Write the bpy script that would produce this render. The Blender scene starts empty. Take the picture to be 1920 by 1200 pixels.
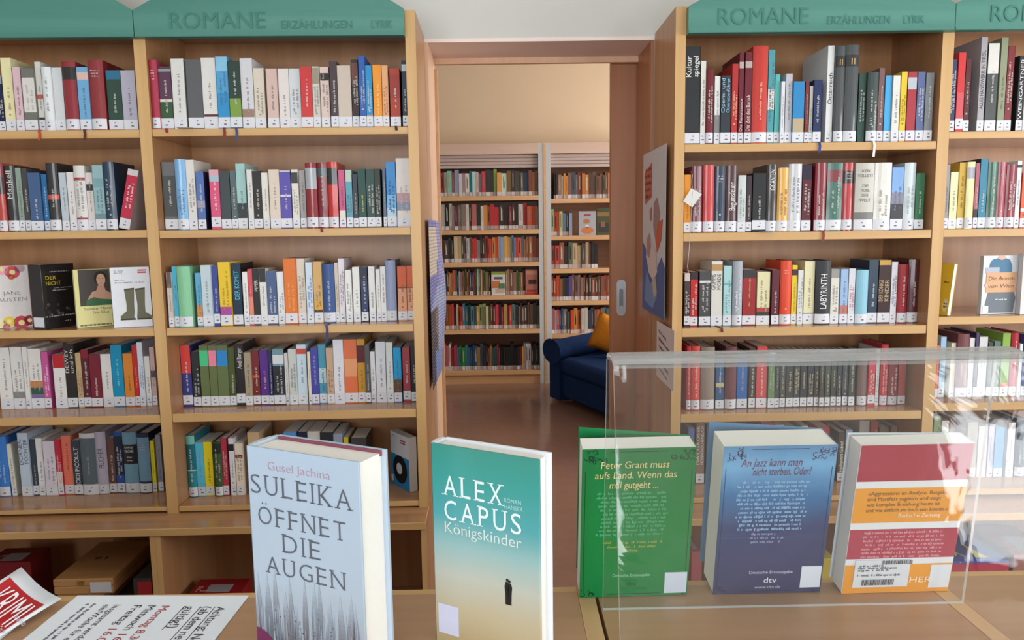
import bpy, math, random
from mathutils import Vector, Matrix

# ------------------------------------------------------------------ camera, light, exposure
scene = bpy.context.scene
COL = scene.collection
F, PX, PY = 1400.0, 960.0, 600.0            # focal length and centre in pixels of the 1920x1200 frame
CAM = Vector((0.0, 0.0, 1.45))
ydir = Vector(((944 - PX) / F, (PY - 428) / F, -1)).normalized()      # world +Y seen from the camera
up = -Vector(((1125 - PX) / F, -(12400 - PY) / F, -1)).normalized()
up = (up - ydir * up.dot(ydir)).normalized()
xdir = ydir.cross(up).normalized()
M3 = Matrix((xdir, ydir, up))                # camera space -> world
cam_data = bpy.data.cameras.new('camera')
cam = bpy.data.objects.new('camera', cam_data)
COL.objects.link(cam)
cam_data.sensor_fit = 'HORIZONTAL'; cam_data.sensor_width = 36.0
cam_data.lens = 36.0 * F / 1920.0
cam_data.clip_start = 0.02
cam.matrix_world = Matrix.Translation(CAM) @ M3.to_4x4()
scene.camera = cam

world = bpy.data.worlds.new('overcast_sky'); scene.world = world
world.use_nodes = True
world.node_tree.nodes['Background'].inputs[0].default_value = (0.75, 0.86, 1.0, 1)
world.node_tree.nodes['Background'].inputs[1].default_value = 1.0

def area_light(name, loc, rot, sx, sy, power, color):
    l = bpy.data.lights.new(name, 'AREA'); l.shape = 'RECTANGLE'; l.size = sx; l.size_y = sy
    l.energy = power; l.color = color
    o = bpy.data.objects.new(name, l); COL.objects.link(o); o.location = loc; o.rotation_euler = rot
    return o
R90 = math.pi / 2
area_light('daylight_south_a', (-0.70, -2.285, 1.5), (R90, 0, 0), 2.5, 1.2, 95, (0.93, 0.97, 1.0))
area_light('daylight_south_b', (2.62, -2.285, 1.5), (R90, 0, 0), 0.9, 1.2, 40, (0.93, 0.97, 1.0))
area_light('daylight_east', (3.285, 0.55, 1.5), (R90, 0, R90), 1.9, 1.2, 75, (0.95, 0.98, 1.0))
area_light('daylight_far_room', (3.885, 5.3, 1.8), (R90, 0, R90), 2.4, 1.7, 170, (1.0, 0.97, 0.92))
scene.cycles.transparent_max_bounces = 32
scene.view_settings.view_transform = 'Standard'
scene.view_settings.look = 'None'
scene.view_settings.exposure = 0.02
scene.view_settings.gamma = 1.0
scene.view_settings.use_curve_mapping = False

# ------------------------------------------------------------------ measuring helpers
def ray(px, py):
    return M3 @ Vector(((px - PX) / F, (PY - py) / F, -1))
def on_z(px, py, z):
    d = ray(px, py); return CAM + d * ((z - CAM.z) / d.z)
def on_y(px, py, y):
    d = ray(px, py); return CAM + d * ((y - CAM.y) / d.y)

class Frame:
    """a run of furniture: u along its front, v into its depth (0 = front edge), z up"""
    def __init__(self, x, y, deg):
        self.o = Vector((x, y, 0)); self.a = math.radians(deg)
        self.du = Vector((math.cos(self.a), math.sin(self.a), 0)); self.dv = Vector((-self.du.y, self.du.x, 0))
    def uz(self, px, py, v):
        d = ray(px, py); p0 = self.o + self.dv * v - CAM
        p = CAM + d * (p0.dot(self.dv) / d.dot(self.dv))
        return (p - self.o).dot(self.du), p.z
    def w(self, u, v, z):
        return self.o + self.du * u + self.dv * v + Vector((0, 0, z))

def lin(h):
    if not isinstance(h, str): return h
    out = []
    for i in (0, 2, 4):
        c = int(h[i:i + 2], 16) / 255
        out.append(c / 12.92 if c <= 0.04045 else ((c + 0.055) / 1.055) ** 2.4)
    return tuple(out)

# ------------------------------------------------------------------ materials
MATS = {}
def new_mat(name):
    m = bpy.data.materials.new(name); m.use_nodes = True
    nt = m.node_tree; b = nt.nodes['Principled BSDF']
    MATS[name] = m
    return m, nt, b
def plain(name, hexc, rough=0.5, spec=0.5, noise=0.0, scale=20, metal=0.0, coat=0.0):
    m, nt, b = new_mat(name)
    b.inputs['Roughness'].default_value = rough
    b.inputs['Specular IOR Level'].default_value = spec
    b.inputs['Metallic'].default_value = metal
    b.inputs['Coat Weight'].default_value = coat
    c = lin(hexc)
    tc = nt.nodes.new('ShaderNodeTexCoord'); n = nt.nodes.new('ShaderNodeTexNoise')
    n.inputs['Scale'].default_value = scale; n.inputs['Detail'].default_value = 4
    nt.links.new(tc.outputs['Object'], n.inputs['Vector'])
    mx = nt.nodes.new('ShaderNodeMix'); mx.data_type = 'RGBA'
    mx.inputs[6].default_value = (c[0] * (1 - noise), c[1] * (1 - noise), c[2] * (1 - noise), 1)
    mx.inputs[7].default_value = (min(1, c[0] * (1 + noise)), min(1, c[1] * (1 + noise)), min(1, c[2] * (1 + noise)), 1)
    nt.links.new(n.outputs['Fac'], mx.inputs[0]); nt.links.new(mx.outputs[2], b.inputs['Base Color'])
    return m
def colattr(name, rough, coat=0.0, noise=0.06):
    m, nt, b = new_mat(name)
    a = nt.nodes.new('ShaderNodeVertexColor'); a.layer_name = 'col'
    n = nt.nodes.new('ShaderNodeTexNoise'); n.inputs['Scale'].default_value = 45; n.inputs['Detail'].default_value = 3
    tc = nt.nodes.new('ShaderNodeTexCoord'); nt.links.new(tc.outputs['Object'], n.inputs['Vector'])
    mr = nt.nodes.new('ShaderNodeMapRange'); mr.inputs[3].default_value = 1 - noise; mr.inputs[4].default_value = 1 + noise
    nt.links.new(n.outputs['Fac'], mr.inputs[0])
    mx = nt.nodes.new('ShaderNodeMix'); mx.data_type = 'RGBA'; mx.blend_type = 'MULTIPLY'; mx.inputs[0].default_value = 1
    nt.links.new(a.outputs['Color'], mx.inputs[6]); nt.links.new(mr.outputs[0], mx.inputs[7])
    nt.links.new(mx.outputs[2], b.inputs['Base Color'])
    b.inputs['Roughness'].default_value = rough
    b.inputs['Coat Weight'].default_value = coat; b.inputs['Coat Roughness'].default_value = 0.07; b.inputs['Specular IOR Level'].default_value = 0.3
    return m
def wood(name, c1, c2, axis='Z', rough=0.38, scale=1.0, knots=False):
    m, nt, b = new_mat(name)
    tc = nt.nodes.new('ShaderNodeTexCoord'); mp = nt.nodes.new('ShaderNodeMapping')
    s = {'X': (1.2, 26, 26), 'Z': (26, 26, 1.2), 'Y': (26, 1.2, 26)}[axis]
    mp.inputs['Scale'].default_value = tuple(v * scale for v in s)
    nt.links.new(tc.outputs['Object'], mp.inputs['Vector'])
    n = nt.nodes.new('ShaderNodeTexNoise'); n.inputs['Scale'].default_value = 1.0; n.inputs['Detail'].default_value = 6
    n.inputs['Distortion'].default_value = 0.6
    nt.links.new(mp.outputs[0], n.inputs['Vector'])
    r = nt.nodes.new('ShaderNodeValToRGB')
    r.color_ramp.elements[0].position = 0.3; r.color_ramp.elements[1].position = 0.7
    r.color_ramp.elements[0].color = (*lin(c1), 1); r.color_ramp.elements[1].color = (*lin(c2), 1)
    nt.links.new(n.outputs['Fac'], r.inputs[0]); nt.links.new(r.outputs[0], b.inputs['Base Color'])
    b.inputs['Roughness'].default_value = rough
    bp = nt.nodes.new('ShaderNodeBump'); bp.inputs['Strength'].default_value = 0.05
    nt.links.new(n.outputs['Fac'], bp.inputs['Height']); nt.links.new(bp.outputs[0], b.inputs['Normal'])
    return m
def ramp_mat(name, stops, lo, hi, axis=2, rough=0.3, noise=0.04, ncol=None):
    """printed cover: colours run along one axis of the cover; noise gives the print its mottling"""
    m, nt, b = new_mat(name)
    tc = nt.nodes.new('ShaderNodeTexCoord'); sx = nt.nodes.new('ShaderNodeSeparateXYZ')
    nt.links.new(tc.outputs['Object'], sx.inputs[0])
    mr = nt.nodes.new('ShaderNodeMapRange'); mr.inputs[1].default_value = lo; mr.inputs[2].default_value = hi
    n = nt.nodes.new('ShaderNodeTexNoise'); n.inputs['Scale'].default_value = 22; n.inputs['Detail'].default_value = 5
    nt.links.new(tc.outputs['Object'], n.inputs['Vector'])
    nt.links.new(sx.outputs[axis], mr.inputs[0])
    ad = nt.nodes.new('ShaderNodeMath'); ad.operation = 'MULTIPLY_ADD'; ad.inputs[1].default_value = noise * 2
    nt.links.new(n.outputs['Fac'], ad.inputs[0]); nt.links.new(mr.outputs[0], ad.inputs[2])
    sb = nt.nodes.new('ShaderNodeMath'); sb.operation = 'SUBTRACT'; sb.inputs[1].default_value = noise
    nt.links.new(ad.outputs[0], sb.inputs[0])
    r = nt.nodes.new('ShaderNodeValToRGB')
    while len(r.color_ramp.elements) < len(stops): r.color_ramp.elements.new(0.5)
    for e, (p, c) in zip(r.color_ramp.elements, stops): e.position = p; e.color = (*lin(c), 1)
    nt.links.new(sb.outputs[0], r.inputs[0]); nt.links.new(r.outputs[0], b.inputs['Base Color'])
    b.inputs['Roughness'].default_value = rough
    return m

PAINT = colattr('printed_card', 0.42)
GLOSS = colattr('laminated_jacket', 0.42, coat=0.5)
INK = colattr('ink', 0.55, noise=0.0)
PAGES = plain('paper_pages', 'efede6', 0.9, 0.1, 0.03, 300)
PAPER = plain('white_paper', 'e8eef4', 0.8, 0.2, 0.02)
WOOD = wood('beech_panel', 'a4744c', 'b4855c', 'Z')
WOODX = wood('beech_shelf', 'b08058', 'c09269', 'X', rough=0.17)
EDGE = wood('beech_edge', 'c49a63', 'd0a870', 'X', rough=0.45)
EDGEZ = wood('beech_edge_upright', 'c49a63', 'd0a870', 'Z', rough=0.45)
LIT_LINING = wood('lit_lining_wood', 'd6ac8c', 'e0b898', 'Z', rough=0.42)  # light falling on the left lining is put into this paler colour
DOORW = wood('door_leaf_wood', '9c6440', 'aa724e', 'Z', rough=0.4)
PINE = wood('pine_shelf', 'cf9f70', 'dfb284', 'X', rough=0.45)
COUNTERW = wood('counter_wood', 'a9825f', 'b78f6a', 'X', rough=0.4)
GREEN = wood('green_stained_board', '417c70', '518c7e', 'X', rough=0.4, scale=0.6)
WALLW = plain('white_plaster', 'cfcfca', 0.9, 0.2, 0.03, 6)
WALLB = plain('beige_plaster', 'dec6aa', 0.9, 0.2, 0.02, 4)
SOFFIT = plain('lintel_paint', 'f2e0d8', 0.7, 0.3, 0.02, 6)
CEIL = plain('ceiling_paint', 'f0efea', 0.9, 0.2, 0.01, 4)
FLOORM = plain('brown_linoleum', '8a685a', 0.16, 0.5, 0.10, 14)
GREYP = plain('pale_grey_laminate', 'c3c4c6', 0.5, 0.4, 0.02)
TAMB = plain('tambour_laminate', 'c0aca6', 0.5, 0.4, 0.03)
METAL = plain('brushed_steel', 'a9aaac', 0.35, 0.5, 0.05, 60, metal=0.9)
BRASS = plain('brass_clasp', 'b89a56', 0.35, 0.5, 0.1, 60, metal=0.9)
DARK = plain('dark_gap', '1c1715', 0.8, 0.2)
FABRIC = plain('blue_fabric', '1b3058', 0.95, 0.1, 0.25, 30)
CUSH = plain('orange_fabric', 'c87d28', 0.95, 0.1, 0.15, 40)
RECESS = plain('recess_steel', '77797c', 0.4, 0.5, 0.05, 60, metal=0.7)
WHITEP = plain('white_frame_paint', 'e6e6e2', 0.4, 0.5)

def acrylic():
    m, nt, b = new_mat('clear_acrylic')
    out = nt.nodes['Material Output']
    tr = nt.nodes.new('ShaderNodeBsdfTransparent'); tr.inputs[0].default_value = (0.985, 0.99, 0.985, 1)
    gl = nt.nodes.new('ShaderNodeBsdfGlossy'); gl.inputs['Roughness'].default_value = 0.02
    df = nt.nodes.new('ShaderNodeBsdfDiffuse'); df.inputs[0].default_value = (0.85, 0.86, 0.88, 1)
    lw = nt.nodes.new('ShaderNodeLayerWeight'); lw.inputs[0].default_value = 0.5
    fr = nt.nodes.new('ShaderNodeMath'); fr.operation = 'POWER'; fr.inputs[1].default_value = 5.0; nt.links.new(lw.outputs['Facing'], fr.inputs[0])
    n = nt.nodes.new('ShaderNodeTexNoise'); n.inputs['Scale'].default_value = 9; n.inputs['Distortion'].default_value = 2
    tc = nt.nodes.new('ShaderNodeTexCoord'); nt.links.new(tc.outputs['Object'], n.inputs['Vector'])
    bp = nt.nodes.new('ShaderNodeBump'); bp.inputs['Strength'].default_value = 0.03; bp.inputs['Distance'].default_value = 0.02
    nt.links.new(n.outputs['Fac'], bp.inputs['Height']); nt.links.new(bp.outputs[0], gl.inputs['Normal'])
    m1 = nt.nodes.new('ShaderNodeMixShader'); m2 = nt.nodes.new('ShaderNodeMixShader')
    mr = nt.nodes.new('ShaderNodeMapRange'); mr.inputs[1].default_value = 0.35; mr.inputs[2].default_value = 0.75
    mr.inputs[3].default_value = 0.003; mr.inputs[4].default_value = 0.012
    nt.links.new(n.outputs['Fac'], mr.inputs[0]); nt.links.new(mr.outputs[0], m1.inputs[0])   # dust film
    nt.links.new(tr.outputs[0], m1.inputs[1]); nt.links.new(df.outputs[0], m1.inputs[2])
    hf = nt.nodes.new('ShaderNodeMath'); hf.operation = 'MULTIPLY_ADD'; hf.inputs[1].default_value = 0.6; hf.inputs[2].default_value = 0.026; nt.links.new(fr.outputs[0], hf.inputs[0])
    nt.links.new(hf.outputs[0], m2.inputs[0]); nt.links.new(m1.outputs[0], m2.inputs[1]); nt.links.new(gl.outputs[0], m2.inputs[2])
    nt.links.new(m2.outputs[0], out.inputs[0])
    nt.nodes.remove(b)
    return m
ACRYL = acrylic()
def acrylic_edge():
    m, nt, b = new_mat('cut_acrylic_edge')
    b.inputs['Base Color'].default_value = (0.85, 0.87, 0.86, 1); b.inputs['Roughness'].default_value = 0.3
    b.inputs['Transmission Weight'].default_value = 0.35
    return m
ACEDGE = acrylic_edge()
def acrylic_bend():
    m, nt, b = new_mat('bent_acrylic')
    out = nt.nodes['Material Output']; nt.nodes.remove(b)
    tr = nt.nodes.new('ShaderNodeBsdfTransparent'); df = nt.nodes.new('ShaderNodeBsdfDiffuse'); df.inputs[0].default_value = (0.5, 0.51, 0.5, 1)
    gl = nt.nodes.new('ShaderNodeBsdfGlossy'); gl.inputs['Roughness'].default_value = 0.2
    tc = nt.nodes.new('ShaderNodeTexCoord'); mp = nt.nodes.new('ShaderNodeMapping'); mp.inputs['Scale'].default_value = (5, 60, 60)
    n = nt.nodes.new('ShaderNodeTexNoise'); n.inputs['Scale'].default_value = 3; n.inputs['Detail'].default_value = 4
    nt.links.new(tc.outputs['Object'], mp.inputs[0]); nt.links.new(mp.outputs[0], n.inputs['Vector'])
    mr = nt.nodes.new('ShaderNodeMapRange'); mr.inputs[1].default_value = 0.3; mr.inputs[2].default_value = 0.7; mr.inputs[3].default_value = 0.35; mr.inputs[4].default_value = 0.6
    a = nt.nodes.new('ShaderNodeMixShader'); c = nt.nodes.new('ShaderNodeMixShader'); c.inputs[0].default_value = 0.25
    nt.links.new(n.outputs['Fac'], mr.inputs[0]); nt.links.new(mr.outputs[0], a.inputs[0])
    nt.links.new(tr.outputs[0], a.inputs[1]); nt.links.new(df.outputs[0], a.inputs[2])
    nt.links.new(a.outputs[0], c.inputs[1]); nt.links.new(gl.outputs[0], c.inputs[2]); nt.links.new(c.outputs[0], out.inputs[0])
    return m
ACBEND = acrylic_bend()
def window_glass():
    m, nt, b = new_mat('window_glass'); out = nt.nodes['Material Output']; nt.nodes.remove(b)
    tr = nt.nodes.new('ShaderNodeBsdfTransparent'); gl = nt.nodes.new('ShaderNodeBsdfGlossy'); gl.inputs['Roughness'].default_value = 0.01
    mx = nt.nodes.new('ShaderNodeMixShader'); mx.inputs[0].default_value = 0.05
    nt.links.new(tr.outputs[0], mx.inputs[1]); nt.links.new(gl.outputs[0], mx.inputs[2]); nt.links.new(mx.outputs[0], out.inputs[0])
    return m
WGLASS = window_glass()

# ------------------------------------------------------------------ mesh builder
class MB:
    def __init__(self): self.v = []; self.f = []; self.c = []; self.m = []
    def face(self, pts, col=None, mi=0):
        i = len(self.v); self.v += [tuple(p) for p in pts]; self.f.append(tuple(range(i, i + len(pts))))
        self.c.append(lin(col) if col else (0.8, 0.8, 0.8)); self.m.append(mi)
        return self
    def box(self, x0, x1, y0, y1, z0, z1, col=None, mi=0, front=None, top=None):
        """front / top: material index of the -y / +z face"""
        i = len(self.v)
        self.v += [(x0, y0, z0), (x1, y0, z0), (x1, y1, z0), (x0, y1, z0), (x0, y0, z1), (x1, y0, z1), (x1, y1, z1), (x0, y1, z1)]
        fs = [(0, 3, 2, 1), (4, 5, 6, 7), (0, 1, 5, 4), (1, 2, 6, 5), (2, 3, 7, 6), (3, 0, 4, 7)]
        for k, f in enumerate(fs):
            self.f.append(tuple(i + a for a in f)); self.c.append(lin(col) if col else (0.8, 0.8, 0.8))
            self.m.append(front if (k == 2 and front is not None) else top if (k == 1 and top is not None) else mi)
        return self
    def prism(self, pts, y0, y1, col=None, mi=0, front=None):
        """polygon pts (x,z), counter-clockwise seen from -y, extruded along y"""
        n = len(pts)
        self.face([(x, y0, z) for x, z in pts], col, mi if front is None else front)
        self.face([(x, y1, z) for x, z in reversed(pts)], col, mi)
        for k in range(n):
            (xa, za), (xb, zb) = pts[k], pts[(k + 1) % n]
            self.face([(xb, y0, zb), (xa, y0, za), (xa, y1, za), (xb, y1, zb)], col, mi)
        return self
    def tube(self, pts, r, n=8, col=None, mi=0):
        pts = [Vector(p) for p in pts]; rings = []
        for k, p in enumerate(pts):
            d = (pts[min(k + 1, len(pts) - 1)] - pts[max(k - 1, 0)]).normalized()
            a = d.orthogonal().normalized(); b = d.cross(a)
            rings.append([p + a * (r * math.cos(2 * math.pi * q / n)) + b * (r * math.sin(2 * math.pi * q / n)) for q in range(n)])
        for k in range(len(rings) - 1):
            for q in range(n):
                self.face([rings[k][q], rings[k][(q + 1) % n], rings[k + 1][(q + 1) % n], rings[k + 1][q]], col, mi)
        self.face(list(reversed(rings[0])), col, mi); self.face(rings[-1], col, mi)
        return self
    def mesh(self, name, mats, smooth=False):
        me = bpy.data.meshes.new(name); me.from_pydata(self.v, [], self.f)
        mats = mats if isinstance(mats, (list, tuple)) else [mats]
        for m in mats: me.materials.append(m)
        me.polygons.foreach_set('material_index', self.m)
        if any(m in (PAINT, GLOSS, INK) for m in mats):
            a = me.color_attributes.new('col', 'FLOAT_COLOR', 'CORNER'); data = []
            for f, c in zip(self.f, self.c): data += [c[0], c[1], c[2], 1.0] * len(f)
            a.data.foreach_set('color', data)
        if smooth: me.polygons.foreach_set('use_smooth', [True] * len(self.f))
        me.update(); return me
    def build(self, name, mats, parent=None, smooth=False):
        o = bpy.data.objects.new(name, self.mesh(name, mats, smooth)); COL.objects.link(o)
        if parent is not None: o.parent = parent
        return o
def tag(o, label, cat=None, group=None, kind=None):
    o['label'] = label
    if cat: o['category'] = cat
    if group: o['group'] = group
    if kind: o['kind'] = kind
    return o
def thing(name, label, cat, loc=(0, 0, 0), rotz=0.0, group=None):
    o = bpy.data.objects.new(name, None); o.empty_display_size = 0.05; COL.objects.link(o)
    o.location = loc; o.rotation_euler = (0, 0, rotz); tag(o, label, cat, group)
    return o
def struct(name, mb, mats, label, parent=None):
    o = mb.build(name, mats, parent); tag(o, label, kind='structure'); return o
def bevel(o, w, seg=2):
    m = o.modifiers.new('bevel', 'BEVEL'); m.width = w; m.segments = seg; m.limit_method = 'ANGLE'
    return o
def soft(o, lv=2):
    m = o.modifiers.new('sub', 'SUBSURF'); m.levels = lv; m.render_levels = lv
    for p in o.data.polygons: p.use_smooth = True
    return o
def weld(o):
    import bmesh
    bm = bmesh.new(); bm.from_mesh(o.data); bmesh.ops.remove_doubles(bm, verts=bm.verts, dist=1e-5); bm.to_mesh(o.data); bm.free()
    return o

# lettering: queued, then turned into flat print meshes in one go at the end
TEXTQ = {}
def text(parent, name, s, org, xd, yd, length=None, height=None, col='202020', align='l', thin=0.0, shear=0.0, key=None):
    """org: baseline start (or centre for align c) in the parent's space; xd reading direction; yd letter-up direction"""
    TEXTQ.setdefault((parent, name, s if name == 'carved_word' else key), []).append((s, Vector(org), Vector(xd), Vector(yd), length, height, lin(col), align, thin, shear))
def flush_text():
    objs = {}
    for key, items in TEXTQ.items():
        for it in items:
            k = (it[0], it[8], it[9])
            if k in objs: continue
            c = bpy.data.curves.new('glyphs', 'FONT'); c.body = it[0]; c.size = 1.0; c.offset = it[8]; c.shear = it[9]
            c.resolution_u = 3
            o = bpy.data.objects.new('glyphs', c); COL.objects.link(o); objs[k] = o
    bpy.context.view_layer.update()
    dg = bpy.context.evaluated_depsgraph_get(); geo = {}
    for k, o in objs.items():
        me = bpy.data.meshes.new_from_object(o.evaluated_get(dg))
        geo[k] = ([v.co.copy() for v in me.vertices], [tuple(p.vertices) for p in me.polygons])
        bpy.data.meshes.remove(me)
    for o in objs.values():
        c = o.data; bpy.data.objects.remove(o); bpy.data.curves.remove(c)
    for (parent, name, _), items in TEXTQ.items():
        mb = MB()
        for s, org, xd, yd, length, height, col, align, thin, shear in items:
            vs, fs = geo[(s, thin, shear)]
            if not vs: continue
            x0 = min(v.x for v in vs); x1 = max(v.x for v in vs)
            hs = (height / 0.70) if height else None
            ls = (length / (x1 - x0)) if length else hs
            if hs is None: hs = ls
            cx = (x0 + x1) / 2 if align == 'c' else x0
            nrm = xd.cross(yd)
            i = len(mb.v)
            mb.v += [tuple(org + xd * ((v.x - cx) * ls) + yd * (v.y * hs)) for v in vs]
            for f in fs:
                mb.f.append(tuple(i + a for a in f)); mb.c.append(col); mb.m.append(0)
        if mb.f: mb.build(name, INK, parent)
def scribble(mb, rnd, org, xd, yd, length, height, col, fill=0.85):
    """type too small to read: a run of letter-sized dashes"""
    org = Vector(org); xd = Vector(xd); yd = Vector(yd); x = 0.0
    while x < length:
        word = rnd.randint(2, 9)
        for _ in range(word):
            w = height * rnd.uniform(0.3, 0.6)
            if x + w > length: break
            h0 = 0.0 if rnd.random() > 0.15 else -0.25 * height
            h1 = height * (1.0 if rnd.random() < 0.3 else 0.7)
            p = org + xd * x
            if rnd.random() < fill:
                mb.face([p + yd * h0, p + xd * w + yd * h0, p + xd * w + yd * h1, p + yd * h1], col)
            x += w + height * 0.14
        x += height * 0.5

# ------------------------------------------------------------------ the rooms
D0 = 2.25                       # front plane of the bookcases
LF = Frame(-0.75, D0, 1.0)      # bookcases left of the doorway
RF = Frame(0.95, D0, 0.0)       # bookcases right of the doorway
CASE_D = 0.30
WALL_Y, WALL_T = 2.565, 0.25
XL = LF.w(LF.uz(771, 440, 0)[0] + 0.03, CASE_D, 0).x - 0.001          # doorway side faces
XR = RF.w(RF.uz(1281, 440, 0)[0] - 0.03, CASE_D, 0).x + 0.001
ZLINT = on_y(1000, 71, WALL_Y).z
CEILZ = 3.2
X0, X1, YS, YN = -3.2, 3.25, -2.25, 7.28
BX0, BX1 = -3.2, 3.85

struct('floor', MB().box(-4, 4.6, YS - 0.4, YN + 0.4, -0.1, 0.0), FLOORM, 'glossy brown linoleum floor of both rooms')
struct('ceiling', MB().box(-4, 4.6, YS - 0.4, YN + 0.4, CEILZ, CEILZ + 0.1), CEIL, 'white ceiling of both rooms')
w = MB()
w.box(X0 - 0.2, XL, WALL_Y, WALL_Y + WALL_T, 0, CEILZ).box(XR, BX1 + 0.2, WALL_Y, WALL_Y + WALL_T, 0, CEILZ).box(XL, XR, WALL_Y, WALL_Y + WALL_T, ZLINT, CEILZ)
struct('wall_north', w, WALLW, 'white plaster wall above and beside the doorway')
struct('wall_west', MB().box(X0 - 0.2, X0, YS - 0.2, YN, 0, CEILZ), WALLW, 'white side wall left of the rooms')
def window_wall(name, lo, hi, wins, label, make):
    """wall between lo and hi along its own axis with openings wins = (a, b, z0, z1)"""
    mb = MB(); edges = sorted(wins); a = lo
    for (p, q, z0, z1) in edges:
        make(mb, a, p, 0, CEILZ); make(mb, p, q, 0, z0); make(mb, p, q, z1, CEILZ); a = q
    make(mb, a, hi, 0, CEILZ)
    struct(name, mb, WALLW, label)
WS = [(-2.0, 0.6, 0.85, 2.15), (2.12, 3.12, 0.85, 2.15)]
window_wall('wall_south', X0 - 0.2, X1 + 0.2, WS, 'white wall with two windows behind the counter', lambda mb, a, b, z0, z1: mb.box(a, b, YS - 0.2, YS, z0, z1))
WE = [(-0.45, 1.55, 0.85, 2.15)]
window_wall('wall_east', YS - 0.2, WALL_Y, WE, 'white wall with a window right of the counter', lambda mb, a, b, z0, z1: mb.box(X1, X1 + 0.2, a, b, z0, z1))
WF = [(4.05, 6.55, 0.9, 2.7)]
mbw = MB()
for a, b, z0, z1 in [(WALL_Y + WALL_T, 4.05, 0, CEILZ), (4.05, 6.55, 0, 0.9), (4.05, 6.55, 2.7, CEILZ), (6.55, YN, 0, CEILZ)]:
    mbw.box(BX1, BX1 + 0.2, a, b, z0, z1)
struct('wall_far_east', mbw, WALLB, 'beige window wall of the far room')
struct('wall_far_north', MB().box(BX0 - 0.2, BX1 + 0.2, YN, YN + 0.2, 0, CEILZ), WALLB, 'beige plaster wall above the far bookcases')
def window(n, axis, a, b, pos, z0, z1, label):
    t = thing('window_%d' % n, label, None); t['kind'] = 'structure'
    def bx(mb, p, q, d0, d1, s, e):
        if axis == 'x': mb.box(p, q, pos + d0, pos + d1, s, e)
        else: mb.box(pos + d0, pos + d1, p, q, s, e)
    fr = MB(); m = (a + b) / 2
    for p, q, s, e in [(a, a + 0.06, z0, z1), (b - 0.06, b, z0, z1), (a, b, z0, z0 + 0.06), (a, b, z1 - 0.06, z1), (m - 0.05, m + 0.05, z0, z1), (a, b, z1 - 0.55, z1 - 0.49)]:
        bx(fr, p, q, -0.03, 0.03, s, e)
    fr.build('window_frame', WHITEP, t)
    for p, q in ((a + 0.06, m - 0.05), (m + 0.05, b - 0.06)):
        for s, e in ((z0 + 0.06, z1 - 0.55), (z1 - 0.49, z1 - 0.06)):
            g = MB(); bx(g, p, q, -0.004, 0.004, s, e); g.build('pane', WGLASS, t)
window(1, 'x', *WS[0][:2], YS - 0.05, *WS[0][2:], 'white framed window behind the counter, left one')
window(2, 'x', *WS[1][:2], YS - 0.05, *WS[1][2:], 'white framed window behind the counter, right one')
window(3, 'y', *WE[0][:2], X1 + 0.05, *WE[0][2:], 'white framed window in the wall right of the counter')
window(4, 'y', *WF[0][:2], BX1 + 0.05, *WF[0][2:], 'white framed window of the far room')

# doorway: painted lintel, wooden linings, head trim, sliding door leaf
t_ = 0.012
struct('trim_1', MB().box(XL, XR, WALL_Y - 0.004, WALL_Y + WALL_T, ZLINT - t_, ZLINT), SOFFIT, 'pinkish painted underside of the doorway lintel')
struct('trim_2', MB().box(XL, XL + t_, WALL_Y - 0.002, WALL_Y + WALL_T, 0, ZLINT - t_), LIT_LINING, 'lit-toned wooden lining on the left of the doorway')
struct('trim_3', MB().box(XR - t_, XR, WALL_Y - 0.002, WALL_Y + WALL_T, 0, ZLINT - t_), DOORW, 'shade-toned brown wooden lining on the right of the doorway')  # side turned from the light; its shade is put into the darker wood
struct('trim_4', MB().box(XL + t_, XR - t_, WALL_Y + WALL_T - 0.02, WALL_Y + WALL_T, ZLINT - 0.032, ZLINT - t_), LIT_LINING, 'wooden strip under the lintel')
struct('trim_5', MB().box(XL + t_, XL + t_ + 0.010, WALL_Y + WALL_T - 0.02, WALL_Y + WALL_T, 0, ZLINT - 0.05), PINE, 'narrow pale wooden strip at the left door jamb')
DY = WALL_Y + WALL_T + 0.03
dx = on_y(1145, 500, DY).x
door = thing('door_1', 'brown wooden sliding door, half open, with steel flush handle', None, (dx, DY, 0.01)); door['kind'] = 'structure'
bevel(MB().box(0, 0.95, 0, 0.04, 0, ZLINT + 0.03).build('door_leaf', DOORW, door), 0.003)
hz0 = on_y(1164, 592, DY).z; hz1 = on_y(1164, 524, DY).z; hx0 = on_y(1156, 560, DY).x - dx; hx1 = on_y(1173, 560, DY).x - dx
def capsule(x0, x1, z0, z1, n=8):
    r = (x1 - x0) / 2; cx = (x0 + x1) / 2; pts = []
    for k in range(n + 1): a = math.pi + math.pi * k / n; pts.append((cx + r * math.cos(a), z0 + r + r * math.sin(a)))
    for k in range(n + 1): a = math.pi * k / n; pts.append((cx + r * math.cos(a), z1 - r + r * math.sin(a)))
    return pts
hp = MB().prism(capsule(hx0, hx1, hz0 - 0.01, hz1 - 0.01), -0.004, 0.0).build('handle', METAL, door)
cw = (hx1 - hx0); MB().prism(capsule(hx0 + cw * 0.28, hx1 - cw * 0.28, hz0 + 0.018, hz1 - 0.045), -0.0055, -0.004).build('finger_recess', RECESS, hp)
MB().prism(capsule(hx0 + cw * 0.3, hx1 - cw * 0.3, hz0 + 0.008, hz0 + 0.03), -0.008, -0.004).build('key_knob', METAL, hp)

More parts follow.
